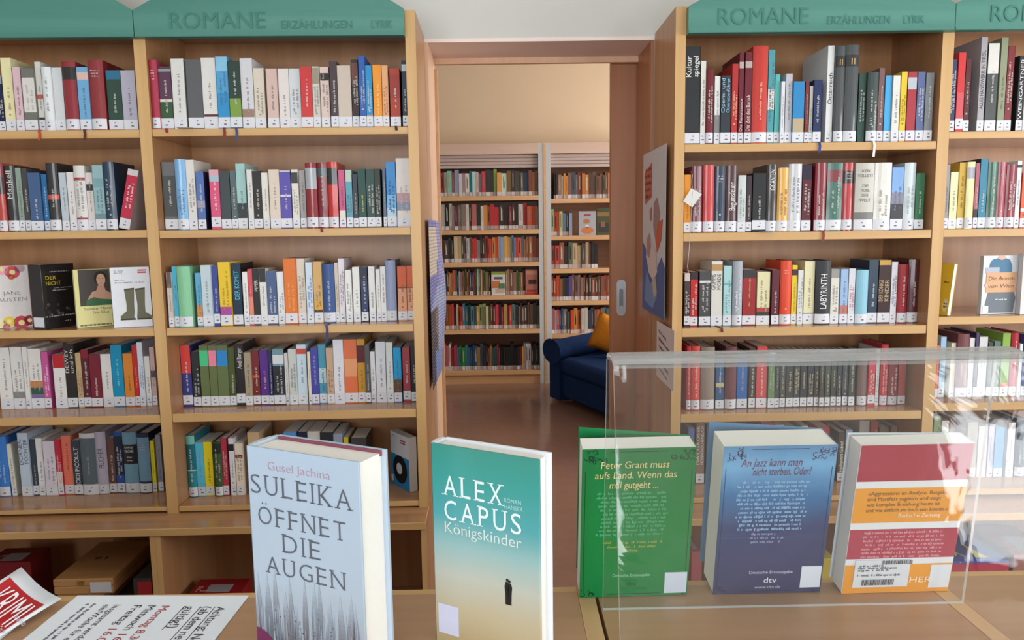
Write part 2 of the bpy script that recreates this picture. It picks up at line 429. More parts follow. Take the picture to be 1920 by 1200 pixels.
# ------------------------------------------------------------------ bookcases
PT = 0.017
def bay(frame, name, u0, u1, shelves, label, endl=False, endr=False, zgreen=None, gsl=(0.0, 0.0), words=None):
    """u0,u1 inner width; shelves = list of (z_top, z_bottom)"""
    root = thing(name, label, 'bookcase', frame.w(u0, 0, 0), frame.a, 'beech library bookcases')
    W = u1 - u0
    zt = BASEZ; ztop = CASETOP
    lw = 0.03 if endl else PT; rw = 0.03 if endr else PT
    MB().box(-lw, 0, 0, CASE_D, zt, ztop, mi=0, front=1).build('side_panel', [WOOD, EDGEZ], root)
    MB().box(W, W + rw, 0, CASE_D, zt, ztop, mi=0, front=1).build('side_panel', [WOOD, EDGEZ], root)
    MB().box(0, W, CASE_D - 0.008, CASE_D, zt, ztop).build('back_panel', WOOD, root)
    for (a, b) in shelves:
        b = max(b, BASEZ + 0.0008)
        bevel(MB().box(0.0005, W - 0.0005, 0.002, CASE_D - 0.0085, b, a, mi=0, front=1).build('shelf', [WOODX, EDGE], root), 0.0015, 1)
    MB().box(0, W, 0, CASE_D - 0.008, ztop - 0.02, ztop, mi=0, front=1).build('top_board', [WOODX, EDGE], root)
    # green header board, trapezoid top
    zg = zgreen; a, b = -lw + (lw if endl else 0.001), W + (0 if endr else rw - 0.001)
    hl, hr = gsl
    pts = [(a, zg), (b, zg), (b, zg + hr), (b - 0.26, zg + 0.235), (a + 0.30, zg + 0.235), (a, zg + hl)]
    g = bevel(MB().prism(pts, -0.028, -0.002).build('header_board', GREEN, root), 0.004)
    MB().box(a + 0.001, b - 0.001, -0.030, -0.028, zg + 0.001, zg + 0.008).build('lip', GREEN, g)
    if words:
        for s, fx, fz, ln, hh in words:
            text(g, 'carved_word', s, (fx, -0.0306, zg + fz), (1, 0, 0), (0, 0, 1), ln, hh, '437d71')
    return root, W

def shelfz(frame, pts):
    return [(frame.uz(x, yt, 0.002)[1], frame.uz(x, yb, 0.002)[1]) for (x, yt, yb) in pts]
BASEZ = LF.uz(400, 961, 0)[1]
CASETOP = LF.uz(784, 19, 0)[1]
u_b1r = LF.uz(276, 440, 0)[0]; u_b2l = u_b1r + 2 * PT; u_b2r = LF.uz(771, 440, 0)[0]
BW = u_b2r - u_b2l
u_b1l = u_b1r - BW
S1 = shelfz(LF, [(130, 244, 260), (130, 433, 448), (130, 619, 633), (130, 782, 797), (130, 955, 963)])
S2 = shelfz(LF, [(530, 239.5, 254), (530, 429, 444), (530, 611.5, 626), (530, 772, 788), (530, 945, 955)])
u_b3l = RF.uz(1281, 440, 0)[0]; u_b3r = RF.uz(1748, 440, 0)[0]; u_b4l = u_b3r + 2 * PT; u_b4r = u_b4l + BW
S3 = shelfz(RF, [(1510, 267.5, 283), (1510, 434, 450), (1510, 613, 629), (1510, 773.5, 789), (1510, 930, 941)])
S4 = shelfz(RF, [(1850, 246, 260), (1850, 429, 444), (1850, 593, 608), (1850, 755, 770), (1850, 917, 928)])
zgl = LF.uz(400, 68, -0.03)[1]; zgr = RF.uz(1530, 59, -0.03)[1]
gh = LF.uz(260, 20, -0.03)[1] - LF.uz(260, 71, -0.03)[1]
bay(LF, 'bookcase', u_b1l, u_b1r, S1, 'beech bookcase cut off by the left picture edge, green header board', zgreen=zgl, gsl=(gh, gh))
bay(LF, 'bookcase', u_b2l, u_b2r, S2, 'beech bookcase directly left of the doorway, green header board', endr=True, zgreen=zgl, gsl=(gh, gh),
    words=[('ROMANE', 0.085, 0.022, 0.27, 0.046), ('ERZÄHLUNGEN', 0.40, 0.02, 0.20, 0.022), ('LYRIK', 0.655, 0.02, 0.06, 0.022)])
bay(RF, 'bookcase', u_b3l, u_b3r, S3, 'beech bookcase directly right of the doorway, green header board', endl=True, zgreen=zgr, gsl=(gh, gh),
    words=[('ROMANE', 0.085, 0.022, 0.26, 0.046), ('ERZÄHLUNGEN', 0.40, 0.02, 0.18, 0.022), ('LYRIK', 0.62, 0.02, 0.06, 0.022)])
bay(RF, 'bookcase', u_b4l, u_b4r, S4, 'beech bookcase cut off by the right picture edge, green header board', zgreen=zgr, gsl=(gh, gh),
    words=[('ROMANE', 0.085, 0.022, 0.26, 0.046)])

# base cabinets under the bookcases, with one continuous ledge on each side
LEDGE_V = -0.12; LT = 0.024
ZB = BASEZ
def base_run(frame, ua, ub, divs, side):
    led = MB().box(ua, ub, LEDGE_V, CASE_D, ZB - LT - 0.0, ZB - 0.0005, mi=0, front=1)
    o = led.build('cabinet_ledge', [WOODX, EDGE]); o.location = frame.w(0, 0, 0); o.rotation_euler.z = frame.a
    tag(o, 'long beech ledge under the bookcases %s of the doorway' % side, 'ledge'); bevel(o, 0.002, 1)
    for k, (a, b, lab) in enumerate(divs):
        r = thing('base_cabinet', lab, 'cabinet', frame.w(a, 0, 0), frame.a, 'open beech base cabinets')
        Wc = b - a; z1 = ZB - LT - 0.0005
        for x in (0, Wc - 0.016): MB().box(x, x + 0.016, LEDGE_V + 0.01, CASE_D, 0, z1, mi=0, front=1).build('side_panel', [WOOD, EDGEZ], r)
        MB().box(0.016, Wc - 0.016, CASE_D - 0.008, CASE_D, 0.06, z1).build('back_panel', WOOD, r)
        MB().box(0.016, Wc - 0.016, LEDGE_V + 0.012, CASE_D - 0.009, 0.16, 0.18, mi=0, front=1).build('bottom_shelf', [WOODX, EDGE], r)
        MB().box(0.016, Wc - 0.016, LEDGE_V + 0.05, LEDGE_V + 0.066, 0.0, 0.16).build('plinth', WOOD, r)
ud = LF.uz(292, 1030, LEDGE_V + 0.01)[0]
base_run(LF, u_b1l - PT, u_b2r + 0.03, [(u_b1l - PT, ud - 0.0002, 'open beech base cabinet with game boxes at lower left'), (ud + 0.0002, u_b2r + 0.03, 'open beech base cabinet left of the doorway behind the pale blue novel')], 'left')
base_run(RF, u_b3l - 0.03, u_b4r + PT, [(u_b3l - 0.03, u_b3r + PT - 0.0002, 'open beech base cabinet right of the doorway behind the blue book'), (u_b3r + PT + 0.0002, u_b4r + PT, 'open beech base cabinet with blue game box at lower right')], 'right')

# ------------------------------------------------------------------ far room: two tambour bookcases
FY = 6.88
ff = Frame(0, FY, 0)
def fx(px, py=480): return ff.uz(px, py, 0)[0]
def fz(px, py): return ff.uz(px, py, 0)[1]
ZFT = fz(950, 269)
def far_case(a, b, shelves, label):
    r = thing('tambour_bookcase', label, 'bookcase', (a, FY, 0), 0, 'far room bookcases'); W = b - a; t = 0.045
    for x in (0, W - t): MB().box(x, x + t, 0, 0.36, 0, ZFT - 0.0).build('side_panel', GREYP, r)
    MB().box(t, W - t, 0.34, 0.36, 0, ZFT).build('back_panel', DARKWOOD, r)
    MB().box(t, W - t, 0.0, 0.34, ZFT - 0.095, ZFT).build('cornice', PINKW, r)
    zs = fz(950, 315) ; za = ZFT - 0.097; n = 4
    for k in range(n):
        h = (za - zs) / n
        bevel(MB().box(t, W - t, 0.03, 0.045, zs + k * h + 0.002, zs + (k + 1) * h).build('tambour_slat', TAMB, r), 0.006, 2)
    for z in shelves:
        MB().box(t, W - t, 0.0, 0.335, z - 0.04, z).build('shelf', PINE, r)
    MB().box(t, W - t, 0.02, 0.05, 0, shelves[-1] - 0.042).build('plinth', PINE, r)
    return r
DARKWOOD = wood('dark_back_wood', '8a5c40', '98684a', 'X')
PINKW = wood('pale_pink_wood', 'cfb0a0', 'd8bcab', 'X')
SA = [fz(920, y) for y in (367.6, 431, 492, 554, 618, 695)]
SB = [fz(1090, y) for y in (372, 441.5, 503.5, 564, 626, 695)]
gx = fx(1021)
far_case(fx(1021) - 1.02, gx - 0.005, SA, 'far bookcase with rolled-up tambour, left one behind the doorway')
far_case(gx + 0.018, gx + 1.04, SB, 'far bookcase with rolled-up tambour, right one beside the sofa')
struct('trim_6', MB().box(gx - 0.004, gx + 0.017, FY - 0.004, FY + 0.3, 0, ZFT), PINE, 'pine filler strip between the far bookcases')

# ------------------------------------------------------------------ books on the shelves
RND = random.Random(11)
ORD = ['first', 'second', 'third', 'fourth', 'fifth', 'sixth', 'seventh', 'eighth', 'ninth', 'tenth', 'eleventh', 'twelfth', 'thirteenth', 'fourteenth', 'fifteenth', 'sixteenth', 'seventeenth', 'eighteenth', 'nineteenth'] + \
      ['twentieth', 'twenty-first', 'twenty-second', 'twenty-third', 'twenty-fourth', 'twenty-fifth', 'twenty-sixth', 'twenty-seventh', 'twenty-eighth', 'twenty-ninth', 'thirtieth', 'thirty-first', 'thirty-second']
SHELFN = ['top', 'second', 'third', 'fourth', 'fifth']
def colour_name(h):
    import colorsys
    r, g, b = (int(h[i:i + 2], 16) / 255 for i in (0, 2, 4)); hh, l, s = colorsys.rgb_to_hls(r, g, b); hh *= 360
    mx = max(r, g, b); sat = (mx - min(r, g, b)) / mx if mx else 0
    if mx < 0.22: return 'black'
    if sat < 0.16: return 'white' if mx > 0.83 else 'pale grey' if mx > 0.68 else 'grey' if mx > 0.42 else 'dark grey'
    if sat < 0.3 and mx > 0.8: return 'cream' if 20 < hh < 75 else 'pale pink' if hh < 20 or hh > 300 else 'pale blue' if hh > 170 else 'pale green'
    n = ('red' if hh < 14 or hh > 345 else 'orange' if hh < 36 else 'yellow' if hh < 66 else 'green' if hh < 165 else 'teal' if hh < 195 else 'blue' if hh < 245 else 'purple' if hh < 300 else 'pink')
    if n == 'orange' and (mx < 0.6 or sat < 0.45): n = 'brown' if mx < 0.6 else 'tan'
    if n == 'red' and sat < 0.35: n = 'brown' if mx < 0.6 else 'pink'
    if n == 'yellow' and mx < 0.7: n = 'olive'
    if n == 'blue' and mx < 0.42: return 'navy blue'
    return ('dark ' if mx < 0.5 and n not in ('brown', 'olive') else 'light ' if (mx > 0.75 and sat < 0.5) else '') + n
def lum(h): r, g, b = lin(h); return 0.3 * r + 0.6 * g + 0.1 * b

def make_book(name, label, loc, rotz, w, h, d, col, bands=(), r=False, gloss=False, lab=True, t=None, tc=None, tl=0.75, tz=0.16, t2=None, mark=None, lean=0.0, horiz=None, labz=0.003, side=None, nomark=False, group=None, ribbon=None, rnd=None, two=None):
    rnd = rnd or RND
    root = thing(name, label, 'book', loc, rotz, group)
    if lean:
        root.rotation_euler = (0, math.radians(lean), rotz); root.location.z += w / 2 * abs(math.sin(math.radians(lean)))
    g = GLOSS if gloss else PAINT
    hw = w / 2; nseg = 6 if r else 1; bulge = min(0.006, w * 0.2) if r else 0.0
    prof = []
    for k in range(nseg + 1):
        a = -1 + 2 * k / nseg; prof.append((a * hw, -bulge * (1 - a * a)))
    cuts = [0.0, 1.0]
    for b in bands: cuts += [b[0], b[1]]
    cuts = sorted(set(cuts)); mb = MB()
    for z0, z1 in zip(cuts, cuts[1:]):
        c = col
        for b in bands:
            if b[0] <= (z0 + z1) / 2 <= b[1]: c = b[2]
        for (xa, ya), (xb, yb) in zip(prof, prof[1:]):
            mb.face([(xa, ya, z0 * h), (xb, yb, z0 * h), (xb, yb, z1 * h), (xa, ya, z1 * h)], c)
    ct = 0.0022 if r else 0.0008; sc = side or col
    for zz, flip in ((0, 1), (h, 0)):                                # spine turn-in, top and bottom
        for (xa, ya), (xb, yb) in zip(prof, prof[1:]):
            q = [(xa, ya, zz), (xb, yb, zz), (xb * 0.97, 0.002, zz), (xa * 0.97, 0.002, zz)]
            mb.face(q[::-1] if flip else q, sc)
    mb.box(-hw, -hw + ct, 0, d, 0, h, sc); mb.box(hw - ct, hw, 0, d, 0, h, sc)
    mb.build('cover', g, root)
    ins = 0.0035 if r else 0.0004
    MB().box(-hw + ct, hw - ct, 0.001, d - ins, ins, h - ins).build('page_block', PAGES, root)
    if lab:
        lh = min(0.030, h * 0.16); lm = MB(); e = 0.0005
        for (xa, ya), (xb, yb) in zip(prof, prof[1:]):
            lm.face([(xa, ya - e, labz), (xb, yb - e, labz), (xb, yb - e, labz + lh), (xa, ya - e, labz + lh)], 'd9dae0')
        fw = min(0.008, w * 0.5)
        for z, k in ((0.62, 0.45), (0.27, 1.0)):
            xo = rnd.uniform(-0.12, 0.12) * w
            lm.face([(xo - fw * k / 2, -bulge - e - 0.0003, labz + lh * z), (xo + fw * k / 2, -bulge - e - 0.0003, labz + lh * z), (xo + fw * k / 2, -bulge - e - 0.0003, labz + lh * (z + 0.12)), (xo - fw * k / 2, -bulge - e - 0.0003, labz + lh * (z + 0.12))], '6a6a78')
        lm.build('spine_label', PAINT, root)
    mk = mark or ('d8d4cc' if lum(col) < 0.25 else '55525a')
    ca, cb = lin(mk), lin(col); sk = tuple(a * 0.62 + b * 0.38 for a, b in zip(ca, cb))
    fy = -bulge - 0.0007
    if t:
        hh = w * (0.52 if not t2 else 0.34); hh = min(hh, 0.02)
        lines = [t] if not t2 else [t, t2]
        for k, s in enumerate(lines):
            xo = hh / 2 if len(lines) == 1 else (-0.12 * w if k == 0 else 0.36 * w)
            text(root, 'title_print', s, (xo, fy, h * tz), (0, 0, 1), (-1, 0, 0), h * tl, hh, tc or mk)
    elif horiz:
        for k, (s, z, ln, hh) in enumerate(horiz):
            text(root, 'title_print', s, (0, fy, h * z), (1, 0, 0), (0, 0, 1), min(ln, 0.9) * w, hh, tc or mk, 'c')
    elif not nomark and w > 0.006:
        pm = MB(); style = rnd.random()
        if r and style < 0.3 and w > 0.014:                            # short centred lines near the top
            for k in range(rnd.randint(2, 4)):
                ln = w * rnd.uniform(0.35, 0.62); z = h * 0.84 - k * 0.008
                scribble(pm, rnd, (-ln / 2, fy, z), (1, 0, 0), (0, 0, 1), ln, 0.0038, sk)
        else:
            hh = min(w * rnd.uniform(0.22, 0.36), 0.007); n = 2 if (w > 0.017 and style > 0.55) else 1
            for k in range(n):
                xo = (k + 0.5) / n * w * 0.7 - 0.35 * w + hh / 2
                scribble(pm, rnd, (xo, fy, h * rnd.uniform(0.2, 0.36)), (0, 0, 1), (-1, 0, 0), h * rnd.uniform(0.3, 0.55), hh * 0.85, sk)
        if rnd.random() < 0.35 and h > 0.1:
            s = min(w * 0.3, 0.005); z = h * rnd.uniform(0.2, 0.26); pm.face([(-s / 2, fy, z), (s / 2, fy, z), (s / 2, fy, z + s), (-s / 2, fy, z + s)], sk)
        if pm.f: pm.build('spine_print', INK, root)
    if ribbon:
        c, ln, vf = ribbon
        rb = MB(); a = -0.002; pts = [(0.0, 0.004, 0.0006), (0.001, -vf * 0.5, 0.0008), (0.002, -vf - 0.001, 0.0008), (0.004, -vf - 0.0025, -0.012), (0.002, -vf - 0.003, -ln)]
        for p, q in zip(pts, pts[1:]):
            rb.face([(p[0] - 0.0035, p[1], p[2]), (p[0] + 0.0035, p[1], p[2]), (q[0] + 0.0035, q[1], q[2]), (q[0] - 0.0035, q[1], q[2])], c)
        o = rb.build('ribbon', PAINT, root); m = o.modifiers.new('solid', 'SOLIDIFY'); m.thickness = 0.0006
    return root

BAYN = {1: 'bookcase at left edge', 2: 'bookcase left of doorway', 3: 'bookcase right of doorway', 4: 'bookcase at right edge'}
SETBACK = {(1, 1): (.02, .02), (1, 2): (.04, .04), (1, 4): (.12, .13), (1, 5): (.13, .14), (2, 1): (.015, .02), (2, 2): (.04, .05), (2, 3): (.015, .09), (2, 4): (.09, .10), (2, 5): (.085, .10),
           (3, 1): (.015, .02), (3, 2): (.02, .03), (3, 3): (.05, .06), (3, 4): (.055, .08), (3, 5): (.13, .13), (4, 1): (.015, .02), (4, 2): (.02, .02), (4, 4): (.075, .075), (4, 5): (.11, .11)}
NB = 0
def row(bayn, rown, entries, first=0, total=None):
    """entries: (x0, x1, ytop, colour, options) in picture pixels measured at the foot of the spines"""
    global NB
    fr = LF if bayn < 3 else RF; S = {1: S1, 2: S2, 3: S3, 4: S4}[bayn]; z = S[rown - 1][0]; va, vb = SETBACK[(bayn, rown)]; xa_, xb_ = entries[0][0], entries[-1][1]
    lo = {1: u_b1l, 2: u_b2l, 3: u_b3l, 4: u_b4l}[bayn] + 0.001; hi = {1: u_b1r, 2: u_b2r, 3: u_b3r, 4: u_b4r}[bayn] - 0.001
    prev = lo; rnd = random.Random(bayn * 100 + rown)
    for k, e in enumerate(entries):
        x0, x1, yt, col = e[:4]; o = dict(e[4]) if len(e) > 4 else {}
        vv = va + (vb - va) * (x0 - xa_) / (xb_ - xa_) + rnd.uniform(-0.004, 0.004)
        # row of pixels where the spine foot stands
        P = fr.w(0, vv, z) - CAM
        c = M3.transposed() @ (fr.w(fr.uz((x0 + x1) / 2, 500, vv)[0], vv, z) - CAM); yb = PY + F * c.y / c.z
        ua = fr.uz(x0, yb, vv)[0]; ub = fr.uz(x1, yb, vv)[0]
        h = fr.uz((x0 + x1) / 2, yt, vv)[1] - z
        ua = max(ua, prev + 0.0003); ub = min(ub, hi)
        if ub - ua < 0.003: continue
        prev = ub if not o.get('lean') else ub
        rr = o.get('r', False); desc = o.pop('d', None)
        if not desc:
            desc = colour_name(col) + (' glossy book' if o.get('gloss') else ' book')
            bs = [b for b in o.get('bands', ()) if colour_name(b[2]) != colour_name(col)]
            if bs: desc += ' with ' + colour_name(bs[0][2]) + ' band'
        if len(desc.split()) > 7: desc = ' '.join(desc.split(' with ')[:1])
        label = '%s, %s from left, %s shelf, %s' % (desc, ORD[first + k], SHELFN[rown - 1], BAYN[bayn])
        dd = o.pop('dep', None) or min(max(h * 0.66, 0.10), CASE_D - vv - 0.012)
        rib = o.pop('rib', None)
        make_book('book', label, fr.w((ua + ub) / 2, vv, z + 0.0006), fr.a, ub - ua, h, dd, col, rnd=rnd, group='books on the ' + BAYN[bayn], ribbon=(rib[0], rib[1], vv) if rib else None, **o)
        NB += 1
B = dict
row(1, 1, [(0, 12, 142, '1e2347', B(bands=[(.85, 1, '8f9aa6')])), (13, 32, 109, 'e6dfae', B(rib=None)), (33, 47.5, 126, 'd9b8c0'), (49, 72.5, 128, '6d6f66', B(bands=[(.3, .85, 'd8d4ce')], gloss=1)),
  (73.5, 86.5, 116, 'd5d3cc', B(bands=[(.47, .53, 'c9503f'), (.14, .2, '3a3638')], rib=('b84a30', .03))), (87, 104, 126, 'dfe3e4', B(r=1, gloss=1)), (105, 125, 127, 'd0d4d6', B(gloss=1, nomark=1)),
  (126, 151, 116, '8c2630', B(r=1, bands=[(.74, .92, '26211f')], nomark=1, gloss=1)), (152, 173, 126, '6fa9d2', B(bands=[(.8, .92, 'd8b8ae')], rib=('5a2a26', .03))), (173.5, 202, 113, '8a2a30', B(r=1, gloss=1)),
  (206, 233, 132, '2f4a3f', B(bands=[(.85, 1, '2f6f8f')])), (233.5, 260, 132, 'b3afc0')])
row(1, 2, [(0, 16, 306, 'b5453f', B(r=1, gloss=1, bands=[(.55, .8, '3a2a30'), (.8, 1, '7a3036')], nomark=1)), (16.5, 38, 311, '2b2a2c', B(r=1, gloss=1, t='Mankell', tl=.42, tz=.5, d='black book with large white lettering')), (38.5, 49, 315, '8d9f92'), (50, 60, 316, '4a4648'),
  (60.5, 83.5, 324, '3b5a86', B(gloss=1, side='24406a')), (84.5, 95.5, 327, '2f6ea3'), (96, 117, 306, '2c2b2d', B(r=1, gloss=1, bands=[(.467, .536, 'd0564a')])), (118.5, 132, 324, 'b9c4cc', B(gloss=1)),
  (133, 146, 323, 'dcd8d6'), (146.5, 167, 311, 'd9d6d2', B(r=1, bands=[(.77, .82, 'a8434a'), (.17, .2, 'a8434a')])), (167.5, 181, 324, 'd8cfcb', B(bands=[(.69, .8, '3b3a40')])),
  (181.3, 201, 310, '8fb3b8', B(gloss=1, bands=[(.13, .26, '6f8f96'), (.66, .8, '7aa3a6')])), (202, 222, 304, '1d3850', B(r=1, gloss=1)), (223, 243, 318, 'd9d0d4', B(lean=13, bands=[(.16, .9, 'c22f4b')], mark='f0d0d4', d='leaning white book with crimson spine panel'))])
row(1, 4, [(3, 27.5, 652, 'e6e4e0'), (28, 50, 651, 'e2e0dc', B(bands=[(.17, .28, '8a8a8c')])), (50.5, 59.8, 651, 'e4e2de'), (60, 85, 654, 'e4e0da', B(bands=[(.17, .24, '7d6a9a'), (.24, .35, '3a5a48'), (.35, .46, 'c97f4c')])),
  (85.5, 98, 660, 'c85a9a', B(mark='f4e0ee')), (106, 128, 665, 'e4e2df', B(bands=[(.75, 1, 'b8272d')])), (128.5, 147.3, 645, '2e2a28', B(t='DEWEY', t2='und ich', tl=.36, tz=.55, d='black book with white DEWEY title')), (147.6, 159, 662, 'c9ac80'),
  (159.5, 173, 656, '5a2430', B(bands=[(.86, 1, '8a2630')])), (173.5, 194, 664, '7c2436'), (194.5, 214.6, 664, 'e6e4e2'), (215, 236, 647.5, '1795c0', B(mark='8fe0f0')), (237, 254.6, 663, 'e08a35', B(mark='8a4a18')),
  (255, 264, 647, 'c9302e', B(mark='f0b0a8')), (264.3, 274.7, 642, 'dbe2ee', B(mark='2a4a7a')), (275, 286, 668, 'e9e8e4'), (287, 296, 651, 'c9aaa6', B(bands=[(.48, .6, '4a4448')]))])
row(1, 5, [(0, 21, 818, '3f7fcf', B(r=1, mark='cfe0f4')), (24, 33, 833, 'e4e3d6', B(lean=-2)), (42.5, 61.8, 812, 'c3d3e4', B(t='DORNEN', t2='TÖCHTER', tl=.4, tz=.5, tc='44505e', d='pale blue book with DORNENTÖCHTER title')), (62, 75, 824, '3a4752'), (75.3, 87.5, 822, 'e6e8ea'), (88, 110, 827.5, 'dcd4e0'),
  (110.3, 121, 824, 'c42f45', B(bands=[(.1, .42, 'e0dcd8')])), (122, 141, 817, 'e57a63', B(mark='8a3c30')), (141.5, 157, 826, '3c434c', B(t='JODI PICOULT', tl=.7, tz=.17, tc='e0e0e4', d='dark grey book with white author lettering')), (157.5, 186, 812, 'd4d2d0', B(r=1, bands=[(.17, .92, '5d6b72')])),
  (186.5, 206, 809, 'b9b2c6', B(r=1, gloss=1, t='PILCHER', tl=.32, tz=.42, tc='5a5468', d='silvery lavender book with grey lettering')), (207, 220.6, 822, '6b4a42'), (221, 236, 810, '2d55a0', B(bands=[(.3, .93, '262c44')])), (237, 263, 810, '6e9cb4', B(r=1, gloss=1, bands=[(.48, .8, '1e2026')], horiz=[('ROSAMUNDE', .74, .6, .006), ('PILCHER', .67, .62, .009), ('Winter', .58, .36, .006), ('sonne', .53, .36, .006)], tc='d8dce0', d='steel blue book with black title panel')),
  (264, 286, 812, '2b2f45', B(r=1, bands=[(.2, .93, '7096b0')])), (287, 295, 827, 'e8d92f'), (298, 307.5, 816, '8a8a98')])
row(2, 1, [(287, 302, 113, 'a8304a', B(r=1, gloss=1)), (302.5, 327, 125, '5a3a4f', B(bands=[(.17, .44, '35583a'), (.44, .48, 'd8d4c8'), (.92, .96, '8a9a96')], rib=('8a2620', .012))), (328, 352, 110, 'd9d9d4', B(side='c8c8c4')), (355, 383.5, 112, '5c5d60', B(gloss=1, nomark=1, d='dark grey glossy book')),
  (384, 410.6, 109, 'dcdad6', B(bands=[(.175, .21, '5a2a30')])), (411, 433, 106, '4f9fd0', B(bands=[(.12, .5, '2f8fc8'), (.8, 1, '86c0dc')], rib=('7a3428', .035))), (433.5, 455, 115, '2c4038', B(bands=[(.12, .45, '7c9a40')], mark='e0e4dc', rib=('3c4a70', .035))), (456, 479, 109.5, 'd3d2d6', B(bands=[(.12, .28, '9a7f6a')])),
  (480, 500, 128, 'd8cdbc'), (503.5, 524, 129, 'd3b7ad'), (526, 545.7, 129, 'e0d8d4'), (546, 566.7, 129, 'cfd4d6'), (567, 588.5, 125, 'c93a3c', B(mark='f0d4d0')), (589, 602, 125, 'cfcabf', B(bands=[(.72, .98, '9a907c')])),
  (604, 620.5, 126, 'd9c2b8', B(bands=[(.78, .9, '2e2624')])), (622, 635.7, 115, '4a3c40', B(mark='e8e4e2')), (636, 661, 123, 'cbbdb0', B(gloss=1, nomark=1)), (662.5, 675, 112, '3a2a26', B(bands=[(.62, .95, '6a463a')])), (676, 688, 105, '2e5ea8'), (688.5, 700.5, 123, '2b8fc4', B(bands=[(.12, .2, 'c89a6a')])),
  (702, 718, 122, 'e8962e', B(mark='f4d8a0')), (719, 730.5, 123, 'e0a578', B(mark='8a4a34')), (733, 752, 128.6, 'a8402f', B(bands=[(.5, .9, '9a3830')], rib=('2a1a18', .012), side='2a1d1c')), (756, 768, 113.5, '2a3140', B(bands=[(.84, .94, 'b8c6d0')]))])
row(2, 2, [(311, 335, 304, '6b6e70', B(gloss=1, bands=[(.2, .8, '4c5052')])), (335.3, 355, 299, '7fb2dc', B(r=1, gloss=1)), (355.3, 371.5, 300, 'dcd8d2'), (373, 388, 322, '5672b0', B(bands=[(.38, .5, '9a9ab0')], side='1c2450')), (398, 416, 318, 'd8587f', B(bands=[(.8, .9, 'a8c0cc'), (.9, 1, 'd8a8b4')], labz=.009, mark='ffe8ee')), (417, 435.5, 321, '3a4448', B(nomark=1, gloss=1)),  # the last, dark glossy book stands in for the pink book's plastic side
  (436.5, 447.5, 320, '55666a', B(gloss=1)), (448, 465.5, 307, '9fc7c4', B(gloss=1, bands=[(.12, .4, '2f3638')])), (467.5, 478, 318, 'dcdad6'), (478.5, 493.5, 321, '2c2826'), (494, 507, 324, 'e6e2d8'), (508.5, 528, 318, 'dccdbd'), (528.5, 549, 319.7, '5a50a8', B(bands=[(.55, .585, 'dcd4dc'), (.97, 1, 'c4bcc8')])),
  (550.5, 563, 318, 'dedad0', B(bands=[(.77, .95, '3a3a3c')])), (565, 576, 319.7, '9f9a98'), (577, 597.5, 305.5, '8c2a30', B(r=1, gloss=1, bands=[(.6, .92, 'a8adb2')], nomark=1)), (598, 617.5, 305.5, '7c2630', B(r=1, gloss=1, bands=[(.78, .92, '4a5a5c')], rib=('7a1a1a', .01))), (618, 636, 304, 'c0302c', B(r=1, gloss=1, bands=[(.66, .91, '2f2f2f')], nomark=1)),
  (638, 649.5, 319, 'c85a86', B(bands=[(.12, .3, 'e0d8cc')])), (651, 663, 319, '5c9fb0', B(bands=[(.8, 1, 'b8c8b8')])), (664, 673, 327, '3a3a44'), (674, 688.5, 317, '1f4a42', B(mark='e8d838')), (689.5, 704.6, 317.5, '2a4a44'), (705, 716, 317, '2c3432'), (720, 725.8, 316, '5a6a80'), (727, 744.5, 304, '3f8fcf', B(bands=[(.12, .3, 'b4d4e8'), (.3, .5, '7ab4e0')], mark='2a4a78')),
  (745.5, 771, 297, 'e2dcd8', B(bands=[(.16, .24, 'e4d8d0'), (.24, .36, '8494ac'), (.36, .5, 'b898a0')], mark='b09a9a'))])
row(2, 3, [(318, 327, 511, 'cfc4bc', B(bands=[(.72, 1, '6a5a58')])), (327.3, 337.5, 500, '4fb0cc'), (338, 363, 500, '86c49a', B(r=1, nomark=1)), (371.5, 382, 512, '5fa9cc', B(bands=[(.17, .4, 'd88f45')])), (382.3, 401, 497.6, 'c2d0d6', B(mark='5a6478')), (401.5, 414, 500, '3d4a94', B(labz=.008)), (415, 437, 491.5, 'e8c32e', B(bands=[(.14, .3, 'a84a9a')], mark='8a6a1a')),
  (439.5, 457, 494, '1e2f46', B(t='DER KOMET', tl=.46, tz=.42, tc='5cc0d4', side='141618', d='navy book with pale blue DER KOMET title')), (459, 469, 510, 'e8e8e6'), (469.3, 478, 505, 'd0505a', B(mark='f4c0b8', bands=[(.12, .5, 'e08a70')])), (478.3, 490, 504, '2a2728', B(t='PIPER', tl=.2, tz=.6, d='black book with white publisher lettering')), (490.5, 503, 504, 'e0dfda', B(bands=[(.76, 1, '2e2e30')])), (504, 522, 509, '4a5f8a', B(side='2c2f38')), (523, 536, 509.6, 'e4e6e8'),
  (536.5, 559, 485, 'e0762e', B(mark='f4b868')), (560.5, 576, 485, 'd8cfbf', B(mark='7a7468')), (577, 589.5, 492, 'cfdcea', B(mark='2a5aa0')), (591, 607, 491, 'd2a868', B(bands=[(.13, .22, '4a3024'), (.22, .36, 'dca63c')])), (608, 630.5, 495, '3f5a90', B(r=1, mark='c8d0dc', rib=('2a3468', .05))), (631, 637, 493, 'cfc4b4'), (638, 649, 485, 'e2dae2'), (650, 662, 506.5, 'e8e8e4'),
  (664, 677, 501, 'e6e6e2'), (679, 691.5, 501, '2f3a62', B(bands=[(.75, 1, '262c40')])), (693.5, 705.5, 500, 'e4e4e0'), (707, 715.3, 505, 'e6e6e4'), (715.6, 725.5, 500, 'e8e8e6'), (726, 744.5, 488, '98a3c4', B(r=1, nomark=1)), (747.5, 764, 500, 'e0a078', B(bands=[(.62, 1, 'd85f2a'), (.6, .62, '8a2a1a')], mark='5a2a20')), (764.5, 771.2 + 9, 499, 'e0a27a', B(bands=[(.62, 1, 'd85f2a'), (.6, .62, '8a2a1a')], mark='5a2a20'))])
